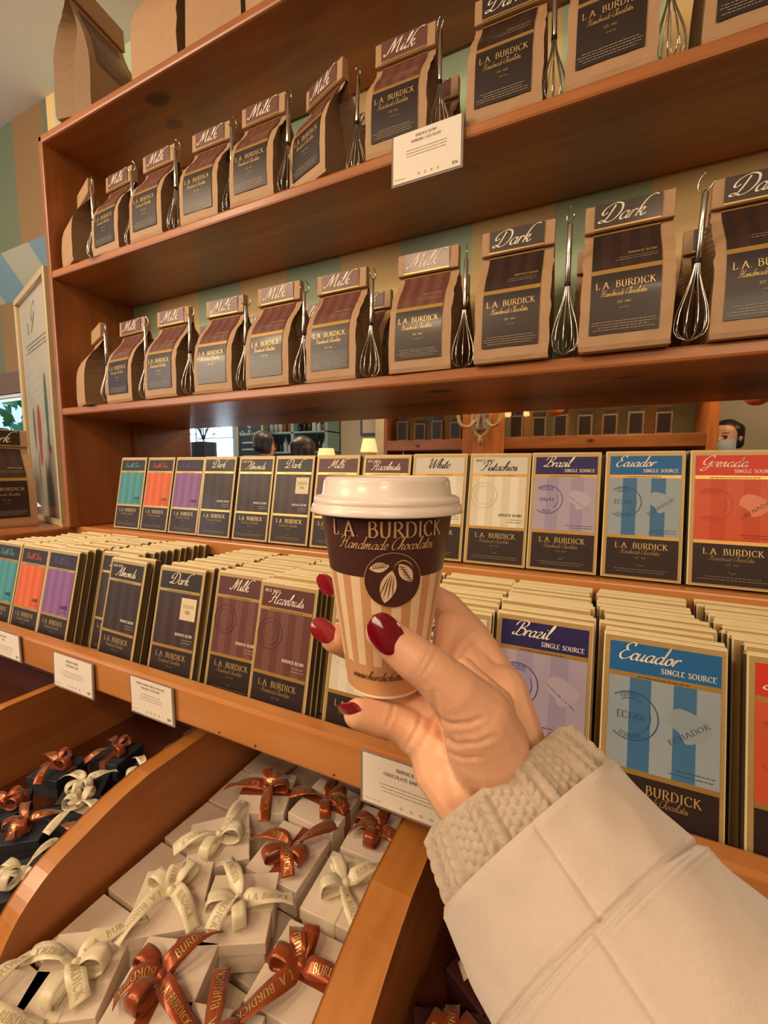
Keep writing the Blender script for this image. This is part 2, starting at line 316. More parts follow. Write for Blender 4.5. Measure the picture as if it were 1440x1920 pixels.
HOLD = mat('clear_card_holder', '#8d8078', .12, coat=.6); 
FOILF = mat('bar_gold_face', '#b59660', .42, metal=.2, noise_amt=.05, nscale=90)
FOILT = mat('bar_top_paper_lit', '#e2d2a6', .5, noise_amt=.05, nscale=90, bump=.2, bscale=200)  # light falling on the bar tops is put into this paler colour
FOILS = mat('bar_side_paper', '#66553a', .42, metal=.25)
SKINM = mat('skin', '#eab492', .46, noise_amt=.05, nscale=45, bump=.10, bscale=900, sss=.18)

# ------------------------------------------------------------------ the shop shell
def stripes_mat(name, c1, c2, x0, half, axis=0, rough=.75):
    M = bpy.data.materials.new(name); M.use_nodes = True; N = M.node_tree.nodes; L = M.node_tree.links; b = N['Principled BSDF']; b.inputs['Roughness'].default_value = rough
    tc = N.new('ShaderNodeTexCoord'); sp = N.new('ShaderNodeSeparateXYZ'); L.new(tc.outputs['Object'], sp.inputs[0])
    a = N.new('ShaderNodeMath'); a.operation = 'MULTIPLY_ADD'; L.new(sp.outputs[axis], a.inputs[0]); a.inputs[1].default_value = .5/half; a.inputs[2].default_value = -x0*.5/half+200
    f = N.new('ShaderNodeMath'); f.operation = 'FRACT'; L.new(a.outputs[0], f.inputs[0])
    g = N.new('ShaderNodeMath'); g.operation = 'GREATER_THAN'; L.new(f.outputs[0], g.inputs[0]); g.inputs[1].default_value = .5
    n = N.new('ShaderNodeTexNoise'); n.inputs['Scale'].default_value = 3; L.new(tc.outputs['Object'], n.inputs['Vector'])
    mx = N.new('ShaderNodeMix'); mx.data_type = 'RGBA'; L.new(g.outputs[0], mx.inputs['Factor']); mx.inputs['A'].default_value = lin(c1)+(1,); mx.inputs['B'].default_value = lin(c2)+(1,)
    mr = N.new('ShaderNodeMapRange'); mr.inputs['To Min'].default_value = .9; mr.inputs['To Max'].default_value = 1.08; L.new(n.outputs['Fac'], mr.inputs['Value'])
    sc = N.new('ShaderNodeVectorMath'); sc.operation = 'SCALE'; L.new(mx.outputs['Result'], sc.inputs[0]); L.new(mr.outputs[0], sc.inputs['Scale']); L.new(sc.outputs[0], b.inputs['Base Color'])
    MC[name] = M; return M
WALL = stripes_mat('striped_wallpaint', '#e9ca8c', '#b7cdab', .0791, .14)
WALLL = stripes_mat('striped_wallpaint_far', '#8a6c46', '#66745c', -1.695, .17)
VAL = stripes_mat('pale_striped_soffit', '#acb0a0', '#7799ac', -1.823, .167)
CEIL = mat('white_ceiling_paint', '#e6e5e4', .8)
PLAST = mat('cream_plaster', '#d9cdb4', .8, noise_amt=.05, nscale=3)
FLOORM = wood('floor_boards', '#5a3a24', '#7a5234', 0, knots=False)
WHT = mat('window_paint', '#d8dcdc', .5)
BRNTRIM = mat('brown_window_trim', '#6b5548', .5)
def struct(name, mb, bevel=0): return tag(mb.build(name, bevel=bevel), kind='structure')
b = MB(); b.box(-1.5, 3.0, .80, .88, 0, 2.52, WALL); struct('wall_back', b)
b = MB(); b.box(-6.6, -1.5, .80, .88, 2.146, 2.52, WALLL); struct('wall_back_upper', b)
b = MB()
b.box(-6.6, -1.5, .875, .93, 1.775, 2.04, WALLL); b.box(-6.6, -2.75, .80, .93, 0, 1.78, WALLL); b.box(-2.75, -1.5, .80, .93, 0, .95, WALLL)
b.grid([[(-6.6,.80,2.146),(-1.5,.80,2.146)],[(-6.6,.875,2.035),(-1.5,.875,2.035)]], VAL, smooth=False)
struct('wall_back_soffit', b)
b = MB(); b.box(-6.6, 3, -3.0, .93, -.05, 0, FLOORM); struct('floor', b)
b = MB(); b.box(-6.6, 3, -3.0, .93, 2.52, 2.57, CEIL); struct('ceiling', b)
b = MB(); b.box(-6.65, -6.6, -3.0, .93, 0, 2.52, PLAST); struct('wall_left', b)
b = MB(); b.box(3.0, 3.05, -3.0, .93, 0, 2.52, PLAST); struct('wall_right', b)
b = MB()
for x0, x1, z0, z1 in ((-6.6,-5.30,0,2.52),(-5.30,-4.22,0,.9),(-5.30,-4.22,2.42,2.52),(-4.22,3.0,0,2.52)): b.box(x0, x1, -2.82, -2.72, z0, z1, PLAST)
struct('wall_front', b)
b = MB()
b.box(-2.75,-1.5,.85,.90,1.70,1.775,BRNTRIM); b.box(-2.75,-1.5,.86,.90,1.682,1.70,WHT); b.box(-2.75,-2.70,.87,.90,.95,1.68,WHT); b.box(-2.05,-2.03,.87,.89,.95,1.68,BRNTRIM) if False else None
b.box(-1.55,-1.5,.87,.90,.95,1.68,WHT); b.box(-2.75,-1.5,.86,.91,.92,.96,WHT); struct('window_1', b, .003)
BLUEF = mat('blue_white_window_frame', '#b9cfe0', .4)
b = MB()
for x0, x1 in ((-5.30,-5.24),(-4.98,-4.95),(-4.28,-4.22)): b.box(x0, x1, -2.80, -2.70, .9, 2.42, BLUEF)
b.box(-5.30,-4.22,-2.80,-2.70,.86,.92,BLUEF); b.box(-5.30,-4.22,-2.80,-2.70,2.36,2.42,BLUEF); b.box(-4.95,-4.28,-2.77,-2.74,1.83,1.85,BLUEF); struct('window_2', b, .003)
ORW = wood('orange_pine_post', '#b9652c', '#d98540', 2, knots=False)
b = MB(); b.box(-5.55, -5.30, -2.72, -2.62, 0, 2.5, ORW); struct('trim_1', b, .01)

# trees in the street outside the windows
LEAF1 = mat('yellow_green_leaves', '#8fae4a', .6); LEAF2 = mat('teal_green_leaves', '#4f9a7c', .6); BARK = mat('bark', '#5d4a3a', .8)
def tree(name, x, y, h, r, label, nleaf=900):
    t = empty(name, label, 'tree', (x, y, 0), group=None)
    b = MB(); b.tube([(0,0,0),(.03,0,h*.4),(-.02,.03,h*.8)], [.07,.05,.02], BARK)
    for k in range(7):
        a = k*2.4; b.tube([(0,0,h*.4+k*.1),(math.cos(a)*r*.5,math.sin(a)*r*.4,h*.55+k*.12),(math.cos(a)*r*.85,math.sin(a)*r*.6,h*.7+k*.1)], [.025,.015,.006], BARK, 5)
    b.build('trunk', t)
    b = MB()
    for i in range(nleaf):
        while True:
            p = Vector((random.uniform(-1,1), random.uniform(-1,1), random.uniform(-1,1)))
            if .3 < p.length < 1: break
        p = Vector((p.x*r, p.y*r*.7, h*.72+p.z*h*.42)); q = Vector((random.gauss(0,1),random.gauss(0,1),random.gauss(0,1))).normalized(); w = q.orthogonal().normalized()*.045; l = q.cross(w).normalized()*.08
        b.face([p-l, p+w, p+l, p-w], LEAF1 if random.random() < .45 else LEAF2)
    b.build('foliage', t); return t
tree('street_tree', -4.6, 2.9, 2.5, 1.2, 'leafy yellow green tree outside the left window', 1500)
tree('street_tree', -6.6, -6.2, 3.4, 1.3, 'tree across the street reflected beside the orange post', 700)
b = MB(); b.box(-12, -3.2, -8.6, -8.0, 0, 1.9, mat('grey_facade', '#6f8594', .8)); b.box(-12,-3.2,-8.0,-7.9,1.5,1.6,mat('facade_band','#9fb4c4',.7)); b.box(-12,-3.2,-8.0,-7.9,1.85,1.95,mat('facade_band','#9fb4c4',.7))
tag(b.build('street_building'), 'low grey building across the street reflected through the window', 'building')
b = MB(); b.box(-14, 5, -12, -3.0, -.1, -.02, mat('asphalt', '#7d8388', .9)); b.box(-14, 5, .93, 8, -.1, -.02, mat('asphalt', '#7d8388', .9)); tag(b.build('street'), kind='structure')

# ceiling lamps, with one added to light the reflected masked person
LAMPE = mat('lit_lamp_glass', '#fff0d8', .5, emit='#ffdca8', es=6)
for i, (x, y, w) in enumerate(((-1.35,-.35,'above the left part of the shelves'),(-.62,-.80,'above the hand'),(-2.4,-1.0,'above the two seated customers'),(.3,-.9,'above the opposite shelf of dark bags'),(-3.6,-1.9,'near the chalkboard'),(1.05,-1.3,'above the masked person'),(-1.4,-1.5,'before the marble column'))):
    t = empty('ceiling_lamp', 'round recessed ceiling lamp ' + w, 'lamp', (x, y, 2.50), group='recessed ceiling lamps')
    b = MB(); b.lathe([(.19,.015),(.19,-.01),(.165,-.012),(.165,.012)], WHT, 24); b.build('lamp_trim', t)
    b = MB(); b.lathe([(.165,.008),(.0,.008)], LAMPE, 24); b.build('lamp_lens', t)

# ------------------------------------------------------------------ the display cabinet
cab = empty('display_cabinet', 'stained pine shop display cabinet with shelves, mirror back and open bins', 'cabinet', (0, 0, 0))
XL, XR = -1.1685, .75
zA, zB, zC, zD = 2.1785, 1.8822, 1.5645, 1.2694
def piece(name, M, x0, x1, y0, y1, z0, z1, bev=.003, label=None):
    b = MB(); b.box(x0, x1, y0, y1, z0, z1, M); o = b.build(name, cab, bev)
    if label: o['label'] = label
    return o
piece('side_panel', PINEZ, XL, XL+.0155, .60, .80, zD, zA)
piece('side_panel', PINEZ, XR, XR+.018, .60, .80, 0, zA)
for z, th in ((zA, .017), (zB, .0175), (zC, .018)):
    piece('shelf', PINE, XL+.0155 if z < zA else XL, XR, .600, .795, z-th, z, .004)
# the ledge under the upper row of bars, its riser and the rail below the lower rows
piece('ledge', PINE, XL-.0, XR, .640, .80, zD-.02, zD, .002)
piece('ledge_rail', RAILW, XL, XR, .622, .640, zD-.03, zD+.001, .003)
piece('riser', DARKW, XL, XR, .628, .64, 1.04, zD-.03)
piece('bin_shelf', PINE, -1.62, XR, .388, .628, 1.072, 1.092)
piece('front_rail', RAILW, -1.62, XR, .366, .390, 1.0745, 1.1262, .004)
piece('mirror', mat('mirror_glass', '#e6e4df', .015, metal=1.0), XL+.02, XR, .786, .792, zD, zC-.018, 0)
piece('mirror_trim', PINEZ, XL+.0155, XL+.0255, .775, .80, zD, zC-.018, .002)
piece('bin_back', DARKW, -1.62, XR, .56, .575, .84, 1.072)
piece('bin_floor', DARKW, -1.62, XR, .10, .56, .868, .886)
piece('bin_front', DIVW, -1.62, XR, .085, .10, .70, .93)
piece('base', PINEZ, -1.62, XR, .10, .80, 0, .868)
b = MB(); b.box(-1.95, XL-.001, .455, .797, 1.13, zD, PINE); b.box(-1.95, -1.622, .46, .797, 0, 1.13, PINE); tag(b.build('side_counter', bevel=.004), 'low pine counter left of the cabinet under the framed print', 'counter')
def divider(x0, x1, yb=.565):
    prof = [(yb,.886),(yb,1.0187),(.33,1.0187),(.29,1.012),(.25,1.0),(.22,.99),(.20,.978),(.18,.958),(.165,.93),(.155,.886)]
    b = MB(); k = len(prof)
    pr = [prof[0], prof[1]] + [(p.x, p.y) for p in catmull([(a, c, 0) for a, c in prof[2:]], 3)]
    b.grid([[(x0, y, z) for y, z in pr], [(x1, y, z) for y, z in pr]], DIVW, closed=True, smooth=False)
    b.face([(x0, y, z) for y, z in pr], PINEY); b.face([(x1, y, z) for y, z in pr][::-1], PINEY)
    return b.build('divider', cab, .0015)
divider(-.874, -.854); divider(-.521, -.494); divider(-.1674, -.1245); divider(.20, .24)
NAIL = mat('old_nail', '#2a1610', .7)
b = MB()
for x in (-.405, -.345, -.232): b.lathe([(.0012,0),(.0012,.0008),(0,.0008)], NAIL, 8, (x, 0, 0)); 
b.v = [(x, .3658-z, 1.082 + y) for x, y, z in b.v]
b.build('nail', cab)

# ------------------------------------------------------------------ paper bags of drinking chocolate
BW, BD, BH = .096, .090, .187
PROF = [(0,.5),(.03,.52),(.25,.52),(.40,.50),(.49,.455),(.57,.38),(.64,.28),(.70,.175),(.76,.09),(.80,.05),(.83,.035)]
def bdepth(z, D=BD, H=BH):
    t = max(0, min(.83, z/H))
    for (a, d0), (c, d1) in zip(PROF, PROF[1:]):
        if t <= c: return D*(d0+(d1-d0)*(t-a)/(c-a))
    return D*.035
def bag(name, label, kind, loc, rz=0, group=None, W=BW, D=BD, H=BH, tilt=0, seed=0):
    rnd = random.Random(seed); t = empty(name, label, 'bag', loc, (tilt, 0, rz), group)
    b = MB(); nf = 6; rows = []
    zs = [0,.03,.12,.25,.34,.40,.45,.49,.53,.57,.60,.64,.67,.70,.73,.76,.80,.83]
    for zf in zs:
        z = zf*H; d = bdepth(z, D, H); g = .004+.020*max(0, min(1, (zf-.30)/.45)); g = min(g, W*.3)
        nz = .0012 if 0 < zf < .83 else 0
        row = [(-W/2+W*i/nf + (0 if 0 < i < nf else rnd.uniform(-nz, nz)), -d+(rnd.uniform(-nz*.4, nz*.4)), z) for i in range(nf+1)]
        row += [(W/2-g, rnd.uniform(-.002,.002), z)]
        row += [(W/2-W*i/nf, d+rnd.uniform(-nz, nz), z) for i in range(nf+1)]
        row += [(-W/2+g, 0, z)]
        rows.append(row)
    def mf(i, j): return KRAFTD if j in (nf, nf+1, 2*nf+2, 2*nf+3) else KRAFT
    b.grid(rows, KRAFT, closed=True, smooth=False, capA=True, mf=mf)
    b.build('paper_bag', t)
    b = MB(); yb = D*.035; y0 = -yb-.0065; fh = H
    rows = [[(x, y, z) for x in (-W/2, W/2)] for y, z in ((-yb, .83*H), (y0, .825*H), (y0-.001, .83*H), (y0+.0005, H-.001), (y0+.003, H), (yb, H), (yb, .83*H))]
    b.grid(rows, KRAFT, smooth=False)
    for x in (-W/2, W/2): b.face([(x, y, z) for y, z in ((-yb,.83*H),(y0-.001,.83*H),(y0+.0005,H-.001),(yb,H),(yb,.83*H))][::(1 if x < 0 else -1)], KRAFT)
    b.build('folded_top', t, .0006)
    if kind == 'plain': return t
    top = MILKL if kind == 'milk' else DPLUM; s1, s2 = (MILKL, MILKL2) if kind == 'milk' else (DPLUM, DPLUM2)
    xl, xr = -.39*W, .36*W
    ff = lambda u, v: (u, y0-.0018+(v-.83*H)*.01, v)
    ft = lambda u, v: (u, y0-.0024+(v-.83*H)*.01, v)
    fb = lambda u, v: (u, -bdepth(v, D, H)-.0013, v)
    f2 = lambda u, v: (u, -bdepth(v, D, H)-.0019, v)
    b = MB(); quad(b, xl, xr, .842*H, .99*H, top, ff); quad(b, xl, xr, .832*H, .842*H, GOLD, ff)
    text(b, 'Milk' if kind == 'milk' else 'Dark', 'script', (xl+xr)/2-.006*W/BW, .872*H, .0195*H/BH, CREAM, ft, weight=1.15, width=(xr-xl)*.66)
    b.build('title_label', t)
    b = MB(); e = [.505, .53, .57, .60, .64, .67, .70, .73, .76, .785, .80, .815]
    n = 7
    for i in range(n):
        x0, x1 = xl+(xr-xl)*i/n, xl+(xr-xl)*(i+1)/n
        b.grid([[fb(x, z*H) for x in (x0, x1)] for z in e], s1 if i % 2 == 0 else s2)
    quad(b, xl, xr, .475*H, .505*H, GOLD, fb); quad(b, xl, xr, .806*H, .818*H, GOLD, f2)
    text(b, 'BURDICK BLEND', 'serif', xr-.004, .60*H, .0032, GOLDT, f2, align='r', n=2, weight=1.2)
    lines(b, xl+.02, xr-.004, .575*H, .0032, 2, LINEC, f2, .0005, 'r')
    b.build('picture_label', t)
    b = MB(); quad(b, xl, xr, .095*H, .475*H, DBROWN, fb, 1, 6)
    text(b, 'L.A. BURDICK', 'serif', (xl+xr)/2, .375*H, .0078, GOLDT, f2, width=(xr-xl)*.86, n=2, weight=1.15)
    text(b, 'Handmade Chocolates', 'script', (xl+xr)/2-.002, .325*H, .0075, GOLDT, f2, width=(xr-xl)*.66, n=2)
    text(b, 'EST. 1987', 'serif', (xl+xr)/2, .275*H, .0028, GOLDT, f2, n=1)
    lines(b, (xl+xr)/2-.006, (xl+xr)/2+.008, .245*H, .002, 1, LINEC, f2, .0005, 'c')
    lines(b, xl+.002, xr-.002, .165*H, .0030, 4, LINEC, f2, .0006, 'c')
    b.build('brand_label', t)
    return t
protos = {}
def put_bag(kind, loc, rz, label, group, seed, name='drinking_chocolate_bag'):
    k = (kind, seed % 3)
    if k not in protos: protos[k] = bag(name, label, kind, loc, rz, group, seed=seed); return protos[k]
    c = copy_tree(protos[k]); c.location = loc; c.rotation_euler = (0, 0, rz); c['label'] = label; c['group'] = group; return c

def whisk_proto():
    t = empty('whisk', 'small steel whisk', 'whisk')
    b = MB(); b.tube([(.0095*math.sin(a), 0, .179+.0105*math.cos(a)) for a in [2*PI*k/18 for k in range(14)]], .0010, STEEL, 6); b.build('hanging_ring', t)
    b = MB(); b.tube([(0,0,.170),(0,0,.167),(0,0,.096),(0,0,.094)], [.0018,.0034,.0036,.0026], STEEL, 10); b.build('handle', t)
    b = MB(); b.tube([(0,0,.096),(0,0,.091)], .0040, RUBB, 10); b.build('collar', t)
    b = MB()
    for k in range(5):
        a = PI*k/5; pts = []
        for j in range(29):
            s = j/28; side = 1 if s <= .5 else -1; q = s*2 if s <= .5 else (1-s)*2
            r = .0026+.0150*math.sin(PI/2*min(1, q/.80))**2.2 if q < .80 else .0176*math.sqrt(max(0, 1-((q-.80)/.20)**2))
            z = .092*(1-q)+.002
            pts.append((side*r*math.cos(a), side*r*math.sin(a), z))
        b.tube(pts, .00078, STEEL, 5, caps=False)
    b.build('wire_loops', t)
    return t
WH = [whisk_proto(), 0]
def put_whisk(x, y, z, rz, label, group, tilt=0, s=.93):
    w = WH[0] if WH[1] == 0 else copy_tree(WH[0]); WH[1] += 1
    w.location = (x, y, z); w.rotation_euler = (tilt*.5, tilt, rz); w.scale = (s, s, s); w['label'] = label; w['group'] = group
ORD = ['first', 'second', 'third', 'fourth', 'fifth', 'sixth', 'seventh', 'eighth', 'ninth', 'tenth']
# middle shelf (in front of the striped wall): left edges measured along the shelf
G1, G2 = 'bags on the middle shelf', 'bags on the upper shelf'
midx = [(-1.10,'plain',-.35),(-.975,'milk',-.06),(-.838,'milk',0),(-.696,'milk',.02),(-.560,'milk',.0),(-.430,'milk',.0),(-.275,'milk',.03),(-.142,'dark',.02),(-.010,'dark',0),(.122,'dark',0),(.262,'dark',0)]
for i, (x, k, rz) in enumerate(midx):
    if k == 'plain': lab = 'kraft bag turned away at the left end of the shelf above the mirror'
    else: lab = '%s drinking chocolate bag, %s from the left end of the shelf above the mirror' % (k, ORD[min(i, 9)])
    if i == 10: lab = 'dark drinking chocolate bag past the right edge on the shelf above the mirror'
    y = .643+(.004 if i % 2 else 0)-(.012 if i in (7, 8, 9) else 0)
    o = put_bag(k, (x+BW/2, y, zC+.0005), rz, lab, G1, i+1)
    put_whisk(x+BW+.014+(.005 if i in (7, 8) else 0), y-.026-(.008 if i > 6 else 0), zC+.001, rz+i*.3, 'small steel whisk hanging beside the %s bag on the shelf above the mirror' % (ORD[min(i, 9)] if i < 10 else 'last'), 'whisks on the middle shelf', R(-3 if i > 6 else 2))
for i, x in enumerate((-.835, -.70, -.565, -.430, -.285, -.150, -.020, .115)):
    k = 'milk' if x < -.2 else 'dark'
    put_bag(k, (x+BW/2, .745, zC+.0005), .02*(i % 3-1), 'second-row %s bag behind the front bags above the mirror, %s from the left' % (k, ORD[i]), 'second row of bags on the middle shelf', i+2)
upx = [(-1.125,'plain',-.30),(-1.00,'milk',-.04),(-.865,'milk',.0),(-.722,'milk',.03),(-.590,'milk',.02),(-.462,'milk',-.32),(-.318,'milk',.03),(-.165,'dark',.03),(-.040,'dark',0),(.098,'dark',0),(.235,'dark',0)]
for i, (x, k, rz) in enumerate(upx):
    if k == 'plain': lab = 'kraft bag turned away at the left end of the highest inner shelf'
    else: lab = '%s drinking chocolate bag, %s from the left end of the highest inner shelf' % (k, ORD[min(i, 9)])
    if i == 5: lab = 'milk drinking chocolate bag turned sideways on the highest inner shelf'
    if i == 10: lab = 'dark drinking chocolate bag past the right edge on the highest inner shelf'
    y = .648+(.004 if i % 2 else 0)
    put_bag(k, (x+BW/2, y, zB+.0005), rz, lab, G2, i)
    put_whisk(x+BW+.014, y-.026+(.008 if i == 5 else 0), zB+.001, rz+i*.4, 'small steel whisk hanging beside the %s bag on the highest inner shelf' % (ORD[i] if i < 10 else 'last'), 'whisks on the upper shelf', R(2))
for i, (x, k) in enumerate(((-.435,'milk'),(-.31,'milk'))):
    put_bag(k, (x+BW/2, .745, zB+.0005), 0, 'second-row %s bag behind the front bags on the highest inner shelf, %s from the left' % (k, ORD[i]), 'second row of bags on the upper shelf', i)
# big kraft bags on the cabinet top and on the side counter
def back_label(t, W, D, H):
    b = MB(); f = lambda u, v: (u, -bdepth(v, D, H)-.0015, v); g = lambda u, v: (u, -bdepth(v, D, H)-.0022, v)
    for j in range(8): 
        z0 = (.38+.05*j)*H; quad(b, -.36*W, .36*W, z0, z0+.05*H, MILKL, f)
    for k in range(9): lines(b, -.30*W, .30*W, (.70-.034*k)*H, .003, 1, LINEC, g, .0009, 'l')
    b.build('ingredients_label', t)
t = bag('kraft_paper_bag', 'open kraft paper bag with a brown label on the cabinet top corner', 'plain', (-1.035, .665, zA+.001), R(98), 'kraft bags on the cabinet top', .13, .10, .275, seed=31)
back_label(t, .13, .10, .275)
for i, (x, y, rz, lab) in enumerate(((-.80,.67,.05,'plain kraft bag second from the left on the cabinet top'),(-.655,.68,.12,'creased kraft bag third from the left on the cabinet top'),(-.50,.67,-.1,'kraft bag cut by the photo top edge on the cabinet top'))):
    bag('kraft_paper_bag', lab, 'plain', (x, y, zA+.001), rz, 'kraft bags on the cabinet top', .125, .09, .27, seed=40+i)
bag('drinking_chocolate_bag', 'large dark chocolate bag standing on the side counter before the framed print', 'dark', (-1.335, .545, zD+.001), R(80), None, .115, .085, .245, seed=9)
bag('drinking_chocolate_bag', 'kraft bag at the left photo edge on the side counter', 'plain', (-1.52, .52, zD+.001), R(-20), None, .115, .085, .22, seed=10)

# ------------------------------------------------------------------ chocolate bars
LW, LH, LT = .094, .176, .0105
def cm(h, r=.50): return mat('print_'+h.strip('#'), h, r, coat=.05, spec=.35)
TYPES = {
 'teal': dict(top='#2b2225', mid=('#3d858c','#4b9196'), title='Health Bars', tc='#4fa3ae', low='DARK', lc='#1d3c48', kind='teal dark chocolate bar'),
 'orange': dict(top='#2b2024', mid=('#cc5a2a','#d66834'), title='Health Bars', tc='#c75a33', low='DARK', lc='#5c2412', kind='orange dark chocolate bar'),
 'purple': dict(top='#2b2230', mid=('#7f5386','#8c6093'), title='Health Bars', tc='#6a5684', low='DARK', lc='#3a1f45', kind='purple dark chocolate bar'),
 'dark': dict(top='#2f221e', mid=('#33251f','#3e2d26'), title='Dark', kind='dark chocolate bar'),
 'almond': dict(top='#2f2220', mid=('#34261f','#403032'), title='Almonds', pre='DARK WITH', kind='dark chocolate bar with almonds'),
 'nib': dict(top='#2f2220', mid=('#3c2b2c','#483434'), title='Dark', sticker=1, kind='dark chocolate bar with a cream square sticker'),
 'milk': dict(top='#5b3431', mid=('#633b36','#744a42'), title='Milk', kind='milk chocolate bar'),
 'hazel': dict(top='#5b2f2c', mid=('#633b36','#744a42'), title='Hazelnuts', pre='MILK WITH', kind='milk chocolate bar with hazelnuts'),
 'white': dict(top='#cfc8b8', mid=('#d8cfb8','#e2dac6'), title='White', tc='#3a2c25', lc='#4b3b33', kind='white chocolate bar'),
 'pist': dict(top='#cfc8b8', mid=('#d4cbb2','#e2dac6'), title='Pistachios', pre='WHITE WITH', tc='#3a2c25', lc='#4b3b33', kind='white chocolate bar with pistachios'),
 'brazil': dict(top='#231d56', mid=('#a99db2','#9b8fac'), title='Brazil', src=1, stamp=('BRASILIA','04642','BRAZIL'), sc='#3f3f8f', name='BRAZIL', lc='#4b3b60', kind='Brazil chocolate bar with a navy top and lavender map'),
 'ecuador': dict(top='#1a639f', mid=('#94a2ac','#3f6f9a'), title='Ecuador', src=1, stamp=('QUITO','EC1701','ECUADOR'), sc='#2c5c86', name='ECUADOR', lc='#41566a', kind='Ecuador chocolate bar with a blue top and blue stripes'),
 'grenada': dict(top='#cf3420', mid=('#cc5531','#c34a28'), title='Grenada', src=1, stamp=('GRENADA','','GRENADA'), sc='#b8452c', name='GRENADA', lc='#7c2c18', kind='Grenada chocolate bar with a red top and orange stripes'),
}
bar_mesh = None
def bar_body():
    b = MB(); w, h, t = LW/2, LH, LT/2
    b.box(-w, w, -t, t, 0, h, FOILT)
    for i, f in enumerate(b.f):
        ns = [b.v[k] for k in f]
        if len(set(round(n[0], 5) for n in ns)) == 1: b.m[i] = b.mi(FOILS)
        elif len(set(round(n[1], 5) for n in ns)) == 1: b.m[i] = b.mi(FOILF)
    # folded paper flap across the top
    b.grid([[(-w,-t*.7,h),(w,-t*.7,h)],[(-w*.99,-.001,h+.0022),(w*.99,-.001,h+.0018)],[(-w,t*.8,h),(w,t*.8,h)]], FOILT, smooth=False)
    return b
def bar(tp, label, loc, lean, rz=0, group=None):
    D = TYPES[tp]; t = empty('chocolate_bar', label, 'chocolate bar', loc, (-lean, 0, rz), group)
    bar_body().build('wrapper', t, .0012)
    w, h = LW/2, LH; xl, xr = -w+.0055, w-.0045
    f1 = lambda u, v: (u, -LT/2-.0005, v); f2 = lambda u, v: (u, -LT/2-.0009, v)
    tc = cm(D.get('tc', '#efe4cf')); lc = cm(D.get('lc', '#b7a78c'))
    b = MB(); quad(b, xl, xr, .815*h, .965*h, cm(D['top']), f1); quad(b, xl, xr, .79*h, .815*h, GOLD, f1)
    lines(b, xl+.015, xr-.015, .797*h, .003, 1, DKLINE, f2, .0009, 'c')
    if D.get('pre'):
        text(b, D['pre'], 'serif', xl+.004, .925*h, .0042, tc, f2, align='l', n=2); text(b, D['title'], 'script', -.001, .845*h, .0150, tc, f2, maxw=.062, weight=1.2)
    elif D.get('src'):
        text(b, D['title'], 'script', -.012, .880*h, .0150, tc, f2, maxw=.048, weight=1.2); text(b, 'SINGLE SOURCE', 'serif', xr-.003, .835*h, .0045, tc, f2, align='r', n=2, weight=1.3)
    else: text(b, D['title'], 'script', -.002, .862*h, .0165 if len(D['title']) < 6 else .0115, tc, f2, maxw=.060, weight=1.2)
    b.build('title_label', t)
    b = MB(); n = 7 if not D.get('src') else 5; m1, m2 = cm(D['mid'][0]), cm(D['mid'][1])
    for i in range(n): quad(b, xl+(xr-xl)*i/n, xl+(xr-xl)*(i+1)/n, .34*h, .79*h, m1 if i % 2 == 0 else m2, f1)
    quad(b, xl, xr, .315*h, .34*h, GOLD, f1)
    if D.get('stamp'):
        S = cm(D['sc']); cx, cy, r = xl+.0185, .60*h, .0215
        ring(b, cx, cy, r, .0009, S, f2, -135 if False else -130, 130); ring(b, cx, cy, r*.72, .0006, S, f2, -55, 30, 12); ring(b, cx, cy, r*.72, .0006, S, f2, 60, 120, 10)
        arc_text(b, D['stamp'][0], cx, cy, r*.78, .0036, S, f2, 95); arc_text(b, D['stamp'][2], cx, cy, r*.9, .0036, S, f2, -90, True)
        text(b, D['stamp'][1], 'serif', cx, cy-.003, .0062, S, f2, n=3)
        def slant(u, v): return f2(.022+u*.8-v*.6, .56*h-u*.6*( 1 if tp == 'brazil' else -1)+v*.8)
        text(b, D['name'], 'serif', 0, 0, .0042, lc, slant, n=2, width=.036)
        ML = mat('map_'+tp, {'brazil':'#b3a6b8','ecuador':'#8f9ea6','grenada':'#d4754a'}[tp], .35)
        pts = [(.62,.75),(.78,.73),(.93,.60),(.86,.47),(.72,.40),(.66,.50),(.55,.60)]
        P = catmull([((xl+(xr-xl)*a), (.34+.45*c)*h, 0) for a, c in pts], 4, True); cc = (.75*(xr-xl)+xl, (.34+.45*.57)*h)
        for i in range(len(P)): q = P[(i+1) % len(P)]; b.face([(cc[0], -LT/2-.0007, cc[1]), (P[i].x, -LT/2-.0007, P[i].y), (q.x, -LT/2-.0007, q.y)], ML)
        lines(b, xr-.040, xr-.003, .385*h, .0034, 2, lc, f2, .0008, 'r')
    elif D.get('low'):
        text(b, D['low'], 'serif', xr-.005, .41*h, .0065, lc, f2, align='r', weight=1.3, n=2); lines(b, xr-.030, xr-.005, .385*h, .003, 2, lc, f2, .0007, 'r')
    else:
        text(b, 'BURDICK BLEND', 'serif', xr-.004, .435*h, .0038, lc if 'lc' in D else CREAM, f2, align='r', n=2, weight=1.4); lines(b, xr-.026, xr-.004, .405*h, .004, 2, lc, f2, .0008, 'r')
        if tp in ('milk', 'hazel', 'pist', 'white'):
            S = mat('faint_stamp_'+('b' if tp in ('milk', 'hazel') else 'w'), '#573431' if tp in ('milk', 'hazel') else '#c3b99d', .35)
            ring(b, xl+.020, .62*h, .0205, .0008, S, f2); ring(b, xl+.020, .62*h, .015, .0006, S, f2)
    b.build('picture_panel', t)
